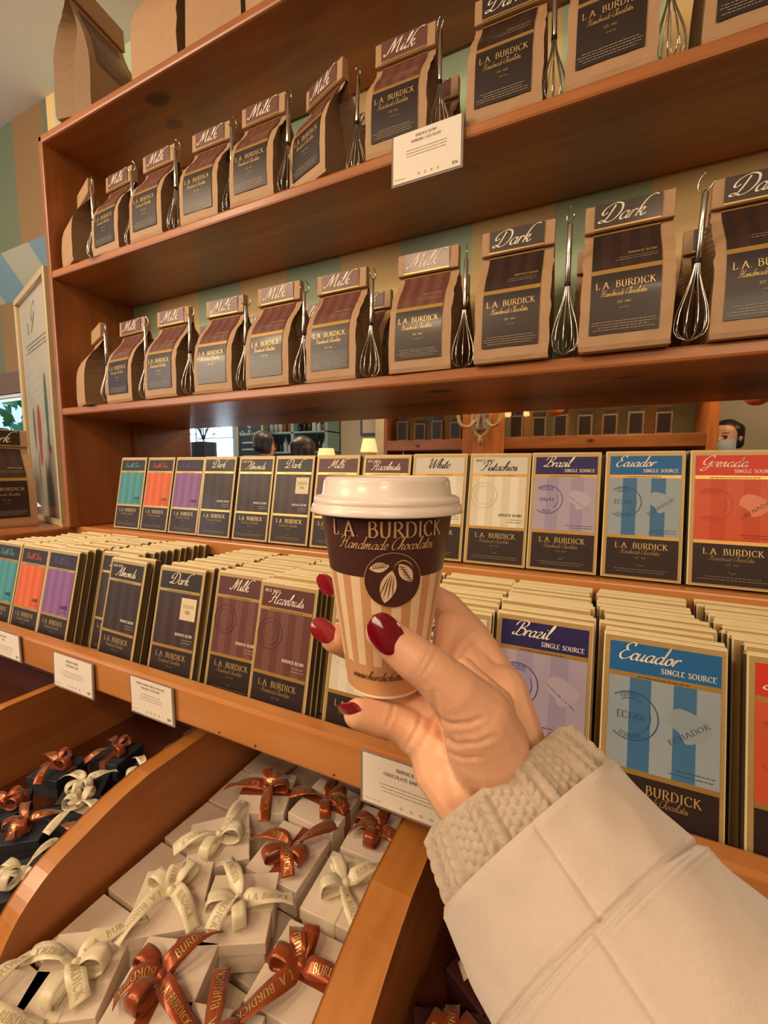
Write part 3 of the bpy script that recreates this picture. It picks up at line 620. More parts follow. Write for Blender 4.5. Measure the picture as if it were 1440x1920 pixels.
    if D.get('sticker'):
        b = MB(); b.box(xr-.034, xr-.003, -LT/2-.0014, -LT/2-.0004, .57*h, .755*h, mat('sticker_cream', '#d9c9a6', .5))
        text(b, 'COCOA', 'serif', xr-.0185, .675*h, .0050, mat('sticker_print', '#a8966f', .6), lambda u, v: (u, -LT/2-.0018, v), maxw=.022); text(b, 'NIB', 'serif', xr-.0185, .625*h, .0050, mat('sticker_print', '#a8966f', .6), lambda u, v: (u, -LT/2-.0018, v))
        b.build('sticker', t, .001)
    b = MB(); quad(b, xl, xr, .022*h, .315*h, cm('#2e1f1d'), f1)
    text(b, 'L.A. BURDICK', 'serif', 0, .238*h, .0075, GOLDT, f2, width=.062, n=2, weight=1.05)
    text(b, 'Handmade Chocolates', 'script', -.002, .196*h, .0070, mat('dull_gold_print', '#9c8257', .5), f2, width=.046, n=2)
    text(b, 'EST. 1987', 'serif', 0, .160*h, .0026, mat('dull_gold_print', '#9c8257', .5), f2, n=1)
    ring(b, 0, .125*h, .004, .0005, mat('dull_gold_print', '#9c8257', .5), f2, 200, 340, 8)
    lines(b, xl+.005, xr-.005, .075*h, .0032, 2, mat('dull_gold_print', '#9c8257', .5), f2, .0006, 'c')
    b.build('brand_label', t)
    return t
order = ['teal','orange','purple','dark','almond','nib','milk','hazel','white','pist','brazil','ecuador','grenada']
upper_x = [-1.054,-.956,-.858,-.762,-.660,-.562,-.462,-.362,-.262,-.164,-.068,.0315,.131,.231]
P1 = {}
def put_bar(tp, label, loc, lean, rz, group):
    if tp not in P1: P1[tp] = bar(tp, label, loc, lean, rz, group); return P1[tp]
    c = copy_tree(P1[tp]); c.location = loc; c.rotation_euler = (-lean, 0, rz); c['label'] = label; c['group'] = group; return c
where = ['at the left end','second','third','fourth','fifth','sixth','seventh','eighth','ninth','tenth','eleventh','twelfth','thirteenth','past the right edge']
WO = mat('wrapper_only', '#cdb384', .5)
wm = None
def plain_bar(label, loc, lean, rz, group):
    global wm
    if wm is None: wm = bar_body().build('chocolate_bar', None, .0010); o = wm
    else: o = wm.copy(); C.objects.link(o)
    o.location = loc; o.rotation_euler = (-lean, 0, rz); tag(o, label, 'chocolate bar', group); return o
for i, x in enumerate(upper_x):
    tp = (order+['grenada'])[i]; lean = R(11+random.uniform(-1, 1))
    if i > 10: lean = R(10)
    put_bar(tp, '%s before the mirror, %s%s' % (TYPES[tp]['kind'].replace(' with a cream square sticker', ' with sticker').replace(' with a navy top and lavender map','').replace(' with a blue top and blue stripes','').replace(' with a red top and orange stripes',''), where[i], ' from the left' if 0 < i < 13 else ''), (x+LW/2, .652, zD+.002), lean, random.uniform(-.015, .015), 'chocolate bars on the ledge before the mirror')
    for k in range(1, 4):
        plain_bar('spare bar tucked %s behind the %s before the mirror' % (['', 'directly', 'second', 'third'][k], TYPES[tp]['kind'].replace(' with a cream square sticker', ' with sticker')[:60]) if False else '%s bar tucked behind the %s front bar before the mirror' % (['', 'nearest', 'middle', 'hindmost'][k], where[i]), (x+LW/2+random.uniform(-.001,.002), .652+.0122*k, zD+.002), lean, 0, 'spare bars on the ledge before the mirror')
# lower bin: columns of bars behind each other
LEAN = R(12.5)
low = [('teal',-1.098,0,0),('orange',-1.000,0,0),('purple',-.905,0,.0),('dark',-.788,2,.02),('almond',-.722,0,-.03),('nib',-.592,0,.03),('milk',-.485,1,.02),('hazel',-.391,0,-.01),('white',-.272,0,0),('pist',-.172,0,0),('brazil',-.0745,1,0),('ecuador',.0275,0,0),('grenada',.134,0,0),('grenada',.236,0,0)]
for i, (tp, x, back, rz) in enumerate(low):
    kd = TYPES[tp]['kind'].replace(' with a cream square sticker', ' with cream sticker')
    z = 1.094; y0 = .402+back*.0145
    put_bar(tp, ('front %s in the lower bin' if i < 13 else '%s, far right of lower bin') % kd, (x+LW/2, y0, z), LEAN, rz, 'front bars in the lower bin')
    n = 13-back if i != 4 else 2
    for k in range(1, n):
        yy = y0+k*.0144
        if i == 3 and False: continue
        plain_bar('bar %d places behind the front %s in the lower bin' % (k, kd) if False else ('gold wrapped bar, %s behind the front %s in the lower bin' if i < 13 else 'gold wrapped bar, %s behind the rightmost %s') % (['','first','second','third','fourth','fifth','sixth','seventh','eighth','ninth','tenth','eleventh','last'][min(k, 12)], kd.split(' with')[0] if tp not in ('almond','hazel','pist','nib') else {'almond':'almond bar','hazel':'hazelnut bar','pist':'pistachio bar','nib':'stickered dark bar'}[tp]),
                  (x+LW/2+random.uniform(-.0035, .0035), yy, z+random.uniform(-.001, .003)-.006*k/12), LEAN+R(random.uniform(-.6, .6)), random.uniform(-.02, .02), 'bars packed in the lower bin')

# ------------------------------------------------------------------ price cards
CARDT = mat('card_print', '#7c4a40', .6); CARDL = mat('card_fine_print', '#9b8a7d', .6)
def card(x0, x1, y, z0, z1, l1, l2, label, rz=0, tiltx=0, price='$26'):
    t = empty('price_card', label, 'price card', ((x0+x1)/2, y, z1), (tiltx, 0, rz)); w = (x1-x0)/2; h = z1-z0
    b = MB(); b.box(-w, w, -.0006, .0012, -h, 0, HOLD); b.build('holder', t)
    b = MB(); b.box(-w+.003, w-.003, -.0012, -.0006, -h+.003, -.001, WHITEP)
    f = lambda u, v: (u, -.0016, v)
    s = w/.053
    text(b, l1, 'serif', 0, -.010*s, .0034*s, CARDT, f, n=2, maxw=w*1.5, weight=1.2); text(b, l2, 'serif', 0, -.0165*s, .0034*s, CARDT, f, n=2, maxw=w*1.6, weight=1.2)
    lines(b, -w*.62, w*.62, -.026*s, .0038, 3, CARDL, f, .0008, 'c')
    lines(b, -w*.9, -w*.55, -h+.008, .003, 1, CARDL, f, .0006)
    for k in range(4): ring(b, -w*.2+k*w*.18, -h+.009, .0017, .0005, CARDL, f, 0, 360, 10)
    text(b, price, 'serif', w*.8, -h+.007, .0042, CARDT, f, n=2, weight=1.3)
    b.build('card', t)
card(-.2695, -.1640, .594, 1.8265, 1.8945, 'BURDICK BLEND', 'DRINKING CHOCOLATE', 'white price card hanging from the highest inner shelf edge', tiltx=0)
card(-.982, -.872, .3625, 1.078, 1.1270, 'CHOCOLATE', 'BAR', 'price card at the left photo edge on the front rail', price='$14')
card(-.769, -.662, .3625, 1.063, 1.1205, 'BURDICK BLEND', 'CHOCOLATE BAR', 'smaller crooked price card on the front rail above the leftmost divider', tiltx=R(-2), price='$14')
card(-.575, -.484, .3625, 1.068, 1.1240, 'BURDICK BLEND DARK CHOCOLATE', 'BAR WITH COCOA NIBS', 'price card on the front rail above the navy gift boxes', price='$14')
card(-.1965, -.078, .3625, 1.067, 1.1252, 'BURDICK BLEND', 'CHOCOLATE BAR WITH NUTS', 'price card on the front rail partly covered by the palm', price='$14')

# ------------------------------------------------------------------ ribboned gift boxes in the bins
IVB = mat('ivory_box_card', '#d8c6b3', .55, noise_amt=.02, nscale=30); NVB = mat('navy_box_card', '#2b2f38', .5)
COP = mat('copper_satin', '#974519', .30, metal=.35, sheen=.2); IVR = mat('ivory_satin', '#dccfae', .34, sheen=.4)
RIBG = mat('ribbon_gold_print', '#f0cf86', .25, metal=.7); RIBD = mat('ribbon_dark_print', '#b5a680', .5)
def ribbon(b, pts, nrm, w, M, th=.0005, prt=None, word='L.A. BURDICK'):
    P = catmull(pts, 6); n = len(P); rows_a = []; rows_b = []; fr = []
    for i, p in enumerate(P):
        t = (P[min(i+1, n-1)]-P[max(i-1, 0)]).normalized()
        k = i/(n-1)*(len(nrm)-1); j = int(min(k, len(nrm)-2)); N = (Vector(nrm[j])*(1-(k-j))+Vector(nrm[j+1])*(k-j))
        N = (N-t*N.dot(t)); N = N.normalized() if N.length > 1e-4 else t.orthogonal().normalized(); B = t.cross(N)
        ww = w*(.35+.65*min(1, min(i, 99)/5)) if True else w
        fr.append((p, N, B, ww))
    row = [[p+B*ww*.5*s+N*(th if s in (-1,1) and o else 0) for o, s in ((0,-1),(0,-.33),(0,.33),(0,1))]+[p+B*ww*.5*s+N*th for s in (1,.33,-.33,-1)] for p, N, B, ww in fr]
    row = [[p+B*ww*.5*s-N*th*.5 for s in (-1,-.33,.33,1)]+[p+B*ww*.5*s+N*th*.5 for s in (1,.33,-.33,-1)] for p, N, B, ww in fr]
    b.grid(row, M, closed=True, capA=True, capB=True)
    if prt:
        L = [0]
        for i in range(1, n): L.append(L[-1]+(P[i]-P[i-1]).length)
        tot = L[-1]; W = strokes(word, 'serif')[0]; hh = w*.42
        def fn(u, v):
            u = max(0, min(tot*.999, u)); i = 0
            while i < n-2 and L[i+1] < u: i += 1
            q = (u-L[i])/(L[i+1]-L[i]+1e-9); p = P[i].lerp(P[i+1], q); B = fr[i][2].lerp(fr[i+1][2], q); N = fr[i][1].lerp(fr[i+1][1], q)
            return p-B*v+N*(th*.5+.0005)
        if W*hh < tot*.8: text(b, word, 'serif', tot*.55, -hh*.5, hh, prt, fn, n=1, weight=1.3)
        else: text(b, word, 'serif', tot*.55, -hh*.5, hh*.9, prt, fn, n=1, width=tot*.7, weight=1.3)
def bow(t, M, z, rnd, w=.0150, prt=None, sc=1.0):
    a0 = rnd.uniform(0, 6.28); w *= sc; Z = Vector((0, 0, 1))
    def tail(a, L, lift, turn, word, nm='ribbon_tail'):
        b = MB(); L *= sc; turn *= sc
        d = Vector((math.cos(a), math.sin(a), 0)); e = Vector((-d.y, d.x, 0)); tw = rnd.choice((-1, 1))
        pts = [Z*(z+.006), d*L*.22+Z*(z+.008+lift*.6), d*L*.55+e*turn*.35+Z*(z+.006+lift), d*L*.8+e*turn*.7+Z*(z+.004+lift*.7), d*L+e*turn+Z*(z+.003+lift*.2)]
        nr = [d*.2+Z, e*tw*.7+Z, Z, e*-.35*tw+Z, e*-.15*tw+Z]
        ribbon(b, pts, nr, w, M, prt=prt, word=word); b.build(nm, t)
    def loop(a, L, lift):
        b = MB(); L *= sc
        d = Vector((math.cos(a), math.sin(a), 0)); e = Vector((-d.y, d.x, 0)); k = e*rnd.uniform(-.004, .004)
        pts = [Z*(z+.006), d*L*.45+Z*(z+.010+lift)+k, d*L*.92+Z*(z+.010+lift)+k, d*L+Z*(z+.005)+k, d*L*.6+Z*(z+.003), Z*(z+.005)]
        nr = [Z, Z-d*.3, Z*.5+d, d-Z*.4, -Z, -Z]
        ribbon(b, pts, nr, w*.9, M); b.build('ribbon_loop', t)
    tail(a0, .050+rnd.uniform(0,.012), .006, rnd.uniform(-.018,.018), 'L.A. BURDICK')
    tail(a0+PI*.62+rnd.uniform(-.3,.3), .044+rnd.uniform(0,.012), .009, rnd.uniform(-.018,.018), 'BURDICK')
    loop(a0+PI*1.10+rnd.uniform(-.2,.2), .030, .006); loop(a0+PI*1.62+rnd.uniform(-.2,.2), .027, .008)
    if rnd.random() < .6: tail(a0+PI*1.35, .034, .012, rnd.uniform(-.01,.01), 'BURDICK')
    b = MB(); b.lathe([(0,-.0045),(.0035,-.004),(.0050,-.001),(.0046,.002),(.0030,.0045),(0,.005)], M, 12, (0,0,z+.0075)); b.build('knot', t)
def gift_box(cx, cy, ztop, rz, bm, rm, label, group, seed, s=.070, h=.034, tilt=(0,0)):
    rnd = random.Random(seed); t = empty('gift_box', label, 'gift box', (cx, cy, ztop-h), (tilt[0], tilt[1], rz), group); q = s/2
    b = MB(); b.box(-q+.0015, q-.0015, -q+.0015, q-.0015, 0, h*.62, bm); b.build('body', t, .0006)
    b = MB(); b.box(-q, q, -q, q, h*.60, h, bm); b.build('lid', t, .0009)
    if rm:
        b = MB(); w = .0012
        b.box(-w*5, w*5, -q-.0006, q+.0006, .001, h+.0007, rm) if seed % 3 == 0 else b.box(-q-.0006, q+.0006, -w*5, w*5, .001, h+.0007, rm)
        if seed % 3 < 2: b.build('ribbon_band', t)
        bow(t, rm, h, rnd, prt=RIBG if rm is COP else RIBD, sc=s/.070)
    return t
cream = [ (-.388,.344,'i',.75,'behind on the left of the middle bin'), (-.377,.268,'i',.62,'in the left middle of the middle bin'), (-.400,.186,'i',.55,'toward the front left of the middle bin'),
 (-.3050,.292,'i',.50,'at the middle of the middle bin'), (-.440,.130,'i',.4,'at the very front left of the middle bin'), (-.318,.212,'c',.35,'in front, left of the middle bin'),
 (-.212,.275,'c',.06,'beside the right divider, nearer the front'), (-.243,.190,'c',.30,'lowest in the photo, middle bin'), (-.298,.368,'c',.02,'in the centre back of the middle bin'),
 (-.297,.446,'c',-.05,'deepest in the middle bin under the rail'), (-.212,.438,'c',.04,'back right corner of the middle bin'), (-.212,.356,'i',.05,'beside the right divider, halfway back'),
 (-.388,.430,'c',.4,'back left of the middle bin')]
for i, (x, y, k, rz, lab) in enumerate(cream):
    gift_box(x, y, .9565+.004*(i % 2), rz, IVB, IVR if k == 'i' else COP, 'cream gift box with %s bow, %s' % ('an ivory' if k == 'i' else 'a copper', lab), 'cream gift boxes in the middle bin', 100+i, .072)
n = 0
for yy in (.15, .225, .30, .375, .45, .522):
    for xx in (-.452, -.375, -.298, -.221):
        n += 1
        gift_box(xx+random.uniform(-.003,.003), yy, .9205, random.uniform(-.06, .06), IVB, None, 'plain cream gift box lying under the ribboned ones in the middle bin', 'under layer of cream gift boxes', n, .070, .034)
navy = [(-.660,.338,'i'),(-.600,.392,'i'),(-.612,.306,'i'),(-.575,.222,'i'),(-.690,.405,'c'),(-.735,.340,'c'),(-.655,.262,'c'),(-.548,.338,'c'),(-.590,.452,'c'),(-.720,.265,'c'),(-.560,.275,'c')]
pos = ['with the pale bow furthest left','with the upright pale bow at the back','with the long pale tail along the divider','with the pale bow at the front','at the back left','against the left side','at the front middle','against the right divider','at the back right','at the left front','halfway along the right divider']
for i, (x, y, k) in enumerate(navy):
    gift_box(x, y, .938+.003*(i % 3), random.uniform(-.8, .8), NVB, IVR if k == 'i' else COP, 'navy gift box in the left bin %s' % pos[i], 'navy gift boxes in the left bin', 200+i, .056, .030)
for i, (x, y, k) in enumerate(((-.075,.30,'c'),(.0,.32,'c'),(-.055,.375,'i'),(-.085,.225,'i'),(.02,.24,'c'),(.09,.30,'c'),(-.01,.17,'i'),(.10,.4,'i'))):
    gift_box(x, y, .922+.004*(i % 2), random.uniform(-.5, .5), mat('maroon_box_card', '#4b2326', .5), IVR if k == 'i' else COP, 'maroon gift box in the shaded right bin, %s' % ['near the divider','in its centre','behind near the divider','at the front by the divider','under the sleeve','furthest right','at the very front','at the back'][i], 'maroon gift boxes in the right bin', 300+i, .066, .034)

# ------------------------------------------------------------------ framed print on the side counter
fr = empty('framed_print', 'white framed botanical print standing on the side counter left of the cabinet', 'picture', (-1.182, .606, zD), (0, 0, math.atan2(.25, -.968)+PI))
FRM = mat('pale_gold_frame', '#cbb890', .4, metal=.2)
b = MB(); W_, H_ = .345, .632
for x0, x1, z0, z1 in ((-W_,0,0,.016),(-W_,0,H_-.016,H_),(-W_,-W_+.016,.016,H_-.016),(-.016,0,.016,H_-.016)): b.box(x0, x1, -.008, .012, z0, z1, FRM)
b.build('frame', fr, .002)
b = MB(); b.box(-W_+.016, -.016, .002, .006, .016, H_-.016, mat('print_paper', '#cfc8ba', .6))
RED = mat('carrot_red', '#c44a36', .6); GRN = mat('leaf_green', '#56724a', .6); GRY = mat('print_grey', '#8b8880', .6)
def leafs(cx, cz, w, h, M, y=.0015):
    P = [(cx+w*math.sin(a)*(1 if math.cos(a) > -.2 else .8), y, cz+h*math.cos(a)) for a in [2*PI*k/24 for k in range(24)]]; b.face(P, M)
leafs(-.20,.24,.020,.085,RED); leafs(-.255,.26,.010,.06,GRN); leafs(-.11,.30,.014,.10,GRN); leafs(-.10,.20,.012,.012,RED,.0012); leafs(-.23,.15,.006,.05,GRY); leafs(-.16,.13,.005,.04,GRY)
ff = lambda u, v: (u, .0012, v)
text(b, 'L', 'serif', -.235, .52, .03, GRY, ff); text(b, 'G', 'script', -.19, .54, .05, GRY, ff); lines(b, -.29, -.05, .49, .01, 3, GRY, ff, .003, 'c')
b.build('print', fr)
G = bpy.data.materials.new('picture_glass'); G.use_nodes = True; nt = G.node_tree; nt.nodes.clear()
o_ = nt.nodes.new('ShaderNodeOutputMaterial'); mx = nt.nodes.new('ShaderNodeMixShader'); tr = nt.nodes.new('ShaderNodeBsdfTransparent'); gl = nt.nodes.new('ShaderNodeBsdfGlossy'); gl.inputs['Roughness'].default_value = .02
fz = nt.nodes.new('ShaderNodeFresnel'); fz.inputs[0].default_value = 1.5; nt.links.new(fz.outputs[0], mx.inputs[0]); nt.links.new(tr.outputs[0], mx.inputs[1]); nt.links.new(gl.outputs[0], mx.inputs[2]); nt.links.new(mx.outputs[0], o_.inputs[0])
b = MB(); b.face([(-W_+.014,-.002,.014),(-.014,-.002,.014),(-.014,-.002,H_-.014),(-W_+.014,-.002,H_-.014)], G); b.build('glass', fr)

# ------------------------------------------------------------------ paper cup
CUPX, CUPY = -.1033, .2232; CB, CT = 1.2910, 1.399; RB, RTp = .0232, .0390
cup = empty('paper_cup', 'small paper hot chocolate cup with white lid held in the hand', 'cup', (CUPX, CUPY, CB))
Hc = CT-CB; face_a = math.atan2(-CUPY, -CUPX)   # towards the viewer
CD = mat('cup_dark_brown', '#4a2a26', .42, coat=.15); CBG = mat('cup_tan', '#cf9c6c', .45); CST = mat('cup_cream_stripe', '#ecd0ac', .45); CRIM = mat('cup_paper_edge', '#efe2d2', .6)
CG = mat('cup_gold_print', '#cfa879', .5); CPR = mat('cup_dark_print', '#5a3626', .5)
def crad(z): return RB+(RTp-RB)*z/Hc
b = MB(); n = 144; zs = [0, .0015, .004, .008, .020, .024, .035, .045, .055, .065, .0722, .085, .095, .103, Hc]
def cmf(i, j):
    z = zs[i]
    if z < .0014: return CRIM
    if z >= .0722: return CD
    if z < .020: return CBG
    return CST if (j % 8) < 4 else CBG
rows = [[(crad(z)*math.cos(2*PI*k/n), crad(z)*math.sin(2*PI*k/n), z) for k in range(n)] for z in zs]
b.grid(rows, CBG, closed=True, mf=cmf)
b.grid([[(r*math.cos(2*PI*k/n), r*math.sin(2*PI*k/n), z) for k in range(n)] for r, z in ((crad(0),0),(crad(0)-.0012,0),(crad(0)-.0015,.006),(.0,.006))], CRIM, closed=True)
def cf(e): return lambda u, v: ((crad(v)+e)*math.cos(face_a+u/crad(v)), (crad(v)+e)*math.sin(face_a+u/crad(v)), v)
c1, c2, c3 = cf(.0004), cf(.0008), cf(.0012)
o_u = .0035
text(b, 'L.A. BURDICK', 'serif', .0005, .0945, .0080, CG, c2, width=.0640, n=4, weight=1.15)
text(b, 'Handmade Chocolates', 'script', -.0005, .0880, .0068, CG, c2, width=.052, n=3)
# round emblem with a cocoa pod between two leaves
ex, ez, er = o_u, .0712, .0153
for k in range(48):
    a, a2 = 2*PI*k/48, 2*PI*(k+1)/48
    for q in range(4): b.face([c1(ex+er*q/4*math.cos(a), ez+er*q/4*math.sin(a)), c1(ex+er*(q+1)/4*math.cos(a), ez+er*(q+1)/4*math.sin(a)), c1(ex+er*(q+1)/4*math.cos(a2), ez+er*(q+1)/4*math.sin(a2)), c1(ex+er*q/4*math.cos(a2), ez+er*q/4*math.sin(a2))], CD)
ring(b, ex, ez, er, .0003, CG, c2, n=48)
def blade(cx, cy, L, w, ang, M, fn, seg=12):
    ca, sa = math.cos(ang), math.sin(ang); A = []; B_ = []
    for k in range(seg+1):
        s = k/seg; ww = w*math.sin(PI*s)**.8; x = (s-.5)*L
        A.append(fn(cx+x*ca-ww*sa, cy+x*sa+ww*ca)); B_.append(fn(cx+x*ca+ww*sa, cy+x*sa-ww*ca))
    b.grid([B_, A], M, smooth=False)
blade(ex-.0025, ez-.0035, .0185, .0042, R(78), CST, c2)
for d in (-.0024, -.0008, .0008, .0024): blade(ex-.0025+d, ez-.0035, .0165-abs(d)*1.6, .00026, R(78+d*4000), CD, c3)
blade(ex-.0072, ez+.0072, .0105, .0027, R(190), CST, c2); blade(ex+.0066, ez+.0040, .0125, .0034, R(-55), CST, c2)
for k in range(6):
    blade(ex-.0105+k*.0013, ez+.0080+.0002*k, .0032, .0002, R(115), CD, c3); blade(ex+.0045+k*.0008, ez+.0075-k*.0015, .0046, .0002, R(-12), CD, c3)
blade(ex-.0072, ez+.0072, .0100, .0002, R(190), CD, c3); blade(ex+.0066, ez+.0040, .0120, .00022, R(-55), CD, c3)
P = catmull([(ex,ez+.004,0),(ex+.001,ez+.0085,0),(ex+.005,ez+.011,0),(ex+.0095,ez+.0085,0),(ex+.0105,ez+.004,0)], 5)
for p, q in zip(P, P[1:]): b.face([c2(p.x, p.y-.0003), c2(q.x, q.y-.0003), c2(q.x, q.y+.0003), c2(p.x, p.y+.0003)], CG)
text(b, 'www.burdickchocolate.com', 'script', .004, .0118, .0056, CPR, c2, width=.048, n=2, weight=1.6)
b.build('cup_body', cup)
LID = mat('white_plastic_lid', '#e9dcd2', .32, coat=.2)
b = MB(); b.lathe([(RTp-.0008,Hc-.0030),(RTp+.0054,Hc-.0032),(RTp+.0056,Hc-.0024),(RTp+.0044,Hc+.0012),(RTp+.0034,Hc+.0017),(RTp+.0038,Hc+.0026),(RTp+.0036,Hc+.0046),(RTp+.0022,Hc+.0058),(RTp-.0002,Hc+.0062),
  (RTp-.0012,Hc+.0068),(RTp-.0022,Hc+.0140),(RTp-.0034,Hc+.0162),(RTp-.0056,Hc+.0170),(RTp-.0074,Hc+.0160),(RTp-.0090,Hc+.0130),(RTp-.014,Hc+.0122),(0,Hc+.0122)], LID, 96)
b.build('lid', cup)

# ------------------------------------------------------------------ blobs for bodies
def capsule(mb, p0, r0, p1, r1, M, n=14):
    p0, p1 = Vector(p0), Vector(p1); ax = p1-p0; L = ax.length; ax.normalize(); N = ax.orthogonal().normalized(); B = ax.cross(N); rows = []
    for k in range(1, 6): a = PI/2*(1-k/6+.0); rows.append((p0-ax*r0*math.sin(a), r0*math.cos(a)))
    for k in range(5): s = k/4; rows.append((p0+ax*L*s, r0+(r1-r0)*s))
    for k in range(1, 6): a = PI/2*k/6; rows.append((p1+ax*r1*math.sin(a), r1*math.cos(a)))
    mb.grid([[c+(N*math.cos(2*PI*j/n)+B*math.sin(2*PI*j/n))*max(r, 1e-5) for j in range(n)] for c, r in rows], M, closed=True, capA=True, capB=True)
def blob(name, caps, M, parent, voxel, smooth=6, factor=.5):
    b = MB()
    for c in caps: capsule(b, *c, M)
    o = b.build(name, parent)
    r = o.modifiers.new('skin', 'REMESH'); r.mode = 'VOXEL'; r.voxel_size = voxel; r.use_smooth_shade = True
    s = o.modifiers.new('soft', 'SMOOTH'); s.iterations = smooth; s.factor = factor
    return o

# ------------------------------------------------------------------ the hand, knitted cuff and coat sleeve
person = empty('person', 'hand with dark red nails in knitted cuff and cream coat sleeve holding the cup', 'person', at(1000, 1565, .2))
inv = -Vector(person.location)
def A(px, py, t): return at(px, py, t)+inv
CUPC = Vector((CUPX, CUPY, 0))
caps = []
def chain(pts):
    for (p, r), (q, s) in zip(pts, pts[1:]): caps.append((p, r, q, s))
wr = A(925, 1440, .220)
th = [(A(719,1186,.1925),.0084),(A(742,1206,.192),.0092),(A(776,1233,.1915),.0103),(A(812,1260,.192),.0108),(A(852,1297,.194),.0130),(A(893,1345,.199),.0175),(A(912,1392,.206),.0205)]
ix = [(A(634,1103,.287),.0072),(A(690,1098,.300),.0085),(A(780,1105,.303),.0095),(A(838,1137,.290),.0105),(A(888,1200,.268),.0122),(A(930,1290,.248),.0158)]
mi = [(A(628,1197,.274),.0094),(A(668,1215,.288),.0100),(A(760,1225,.301),.0102),(A(835,1240,.292),.0110),(A(890,1280,.268),.0130),(A(925,1340,.248),.0155)]
rg = [(A(690,1275,.272),.0080),(A(740,1280,.287),.0090),(A(800,1290,.290),.0096),(A(850,1315,.275),.0105),(A(880,1350,.255),.0125)]
pk = [(A(672,1338,.230),.0083),(A(705,1346,.234),.0094),(A(735,1352,.237),.0098),(A(762,1362,.238),.0110),(A(795,1385,.236),.0128),(A(830,1415,.232),.0150)]
for c_ in (th, ix, mi, rg, pk): 
    for (p_, r_), (q_, s_) in zip(c_, c_[1:]): caps.append((p_, r_, q_, s_))
for q, r in ((ix[-1], .0165), (mi[-1], .017), (rg[-1], .016), (pk[-1], .015), (th[-1], .0205)): caps.append((q[0], r, wr, .0225))
caps += [(A(703,1322,.246), .0080, A(760,1328,.249), .0108), (A(760,1328,.249), .0108, A(830,1348,.244), .0132), (A(830,1348,.244), .0132, A(875,1385,.234), .0160)]
caps += [(A(848,1175,.276), .0120, A(842,1245,.262), .0120), (A(842,1245,.262), .0120, A(870,1300,.240), .0150)]
caps += [(A(850,1165,.284), .0130, A(872,1235,.262), .0150), (A(872,1235,.262), .0150, A(905,1300,.240), .0170)]
caps += [(A(812,1400,.234), .0140, A(822,1445,.228), .0135), (A(822,1445,.228), .0135, A(872,1500,.220), .0165)]
caps += [(A(940,1300,.236), .0155, A(950,1390,.224), .0205), (A(868,1262,.225), .0085, A(905,1330,.215), .0165)]
caps += [(wr, .0245, A(985,1530,.212), .0260), (A(895,1465,.220), .0215, A(960,1550,.212), .0240)]
hand = blob('hand', caps, SKINM, person, .0010, 7)
# bake the smooth surface and press the skin folds into it
bpy.context.view_layer.update()
dg = bpy.context.evaluated_depsgraph_get(); hm = bpy.data.meshes.new_from_object(hand.evaluated_get(dg)); hand.modifiers.clear(); hand.data = hm
def scr(p):
    d_ = p-EYE; t_ = d_.dot(fwd); return Vector((720+S_F*d_.dot(RT)/t_, 960-S_F*d_.dot(UP)/t_))
KF = .55
FOLDS = [([(818,1225),(806,1245),(796,1262)],4,.00035),([(806,1218),(794,1240),(785,1256)],3,.00025),([(816,1345),(845,1359),(880,1356),(905,1345)],5,.0011),([(826,1378),(856,1396),(895,1394),(930,1380)],5,.0011),([(836,1408),(866,1422),(905,1420)],4,.0007),
 ([(737,1312),(736,1335),(725,1362)],4,.0009),([(790,1340),(782,1368),(762,1402)],4.5,.0013),([(812,1350),(802,1378),(790,1400)],4,.0008),([(890,1195),(868,1215),(856,1238)],5,.0012),([(812,1300),(828,1365),(842,1420),(858,1465)],5,.0010)]
me = hand.data; loc = Vector(person.location); me.update()
for v in me.vertices:
    w_ = v.co+loc; n_ = v.normal
    if n_.dot(EYE-w_) < 0: continue
    q = scr(w_); d_ = 0
    if not (680 < q.x < 960 and 1180 < q.y < 1500): continue
    for pts, wd_, dp in FOLDS:
        best = 1e9
        for a_, c_ in zip(pts, pts[1:]):
            a_ = Vector(a_); c_ = Vector(c_); k_ = max(0, min(1, (q-a_).dot(c_-a_)/(c_-a_).length_squared)); best = min(best, (q-(a_+(c_-a_)*k_)).length)
        e0 = min((q-Vector(pts[0])).length, (q-Vector(pts[-1])).length); fade = min(1, e0/14+.25)
        d_ += KF*dp*fade*(math.exp(-(best/wd_)**2)-.35*math.exp(-((best-wd_*2)/wd_)**2))
    v.co -= n_*d_
NAILM = mat('dark_red_nail_polish', '#7a0c20', .10, coat=1.0)
NAILR = mat('red_nail_polish', '#9b1a30', .16, coat=1.0)
def nail(c, along, up, L, W, M, lift=.0035, label=None):
    along = Vector(along).normalized(); up = Vector(up); up = (up-along*up.dot(along)).normalized(); sd = along.cross(up); rows = []
    for i in range(15):
        s = -1+2*i/14; row = []
        wv = W*(max(0, 1-abs(s)**(2.2 if s > 0 else 3.0)))**.5
        for j in range(11):
            q = -1+2*j/10
            row.append(Vector(c)+along*L*s+sd*wv*q+up*(lift*(1-.85*(q*q)*(wv/W)**2)-.0012*s*s*(1 if s > 0 else .6)))
        rows.append(row)
    b = MB(); b.grid(rows, M); o = b.build('fingernail', person)
    sm = o.modifiers.new('thick', 'SOLIDIFY'); sm.thickness = .0009; sm.offset = 0
    return o
vt = lambda px, py: (EYE-at(px, py, .2)).normalized()
nail(A(722,1187,.1855), A(700,1158,.19)-A(742,1214,.19), vt(720,1185)+RT*-.10+UP*.30, .0098, .0070, NAILM, .0022)
nail(A(612,1094,.2815), A(600,1070,.284)-A(626,1118,.286), -RT*.45+UP*.35-fwd*.8, .0080, .0058, NAILR, .0030)
nail(A(604,1181,.2660), A(582,1160,.268)-A(628,1196,.272), -RT*.35+UP*.75-fwd*.65, .0092, .0068, NAILR, .0030)
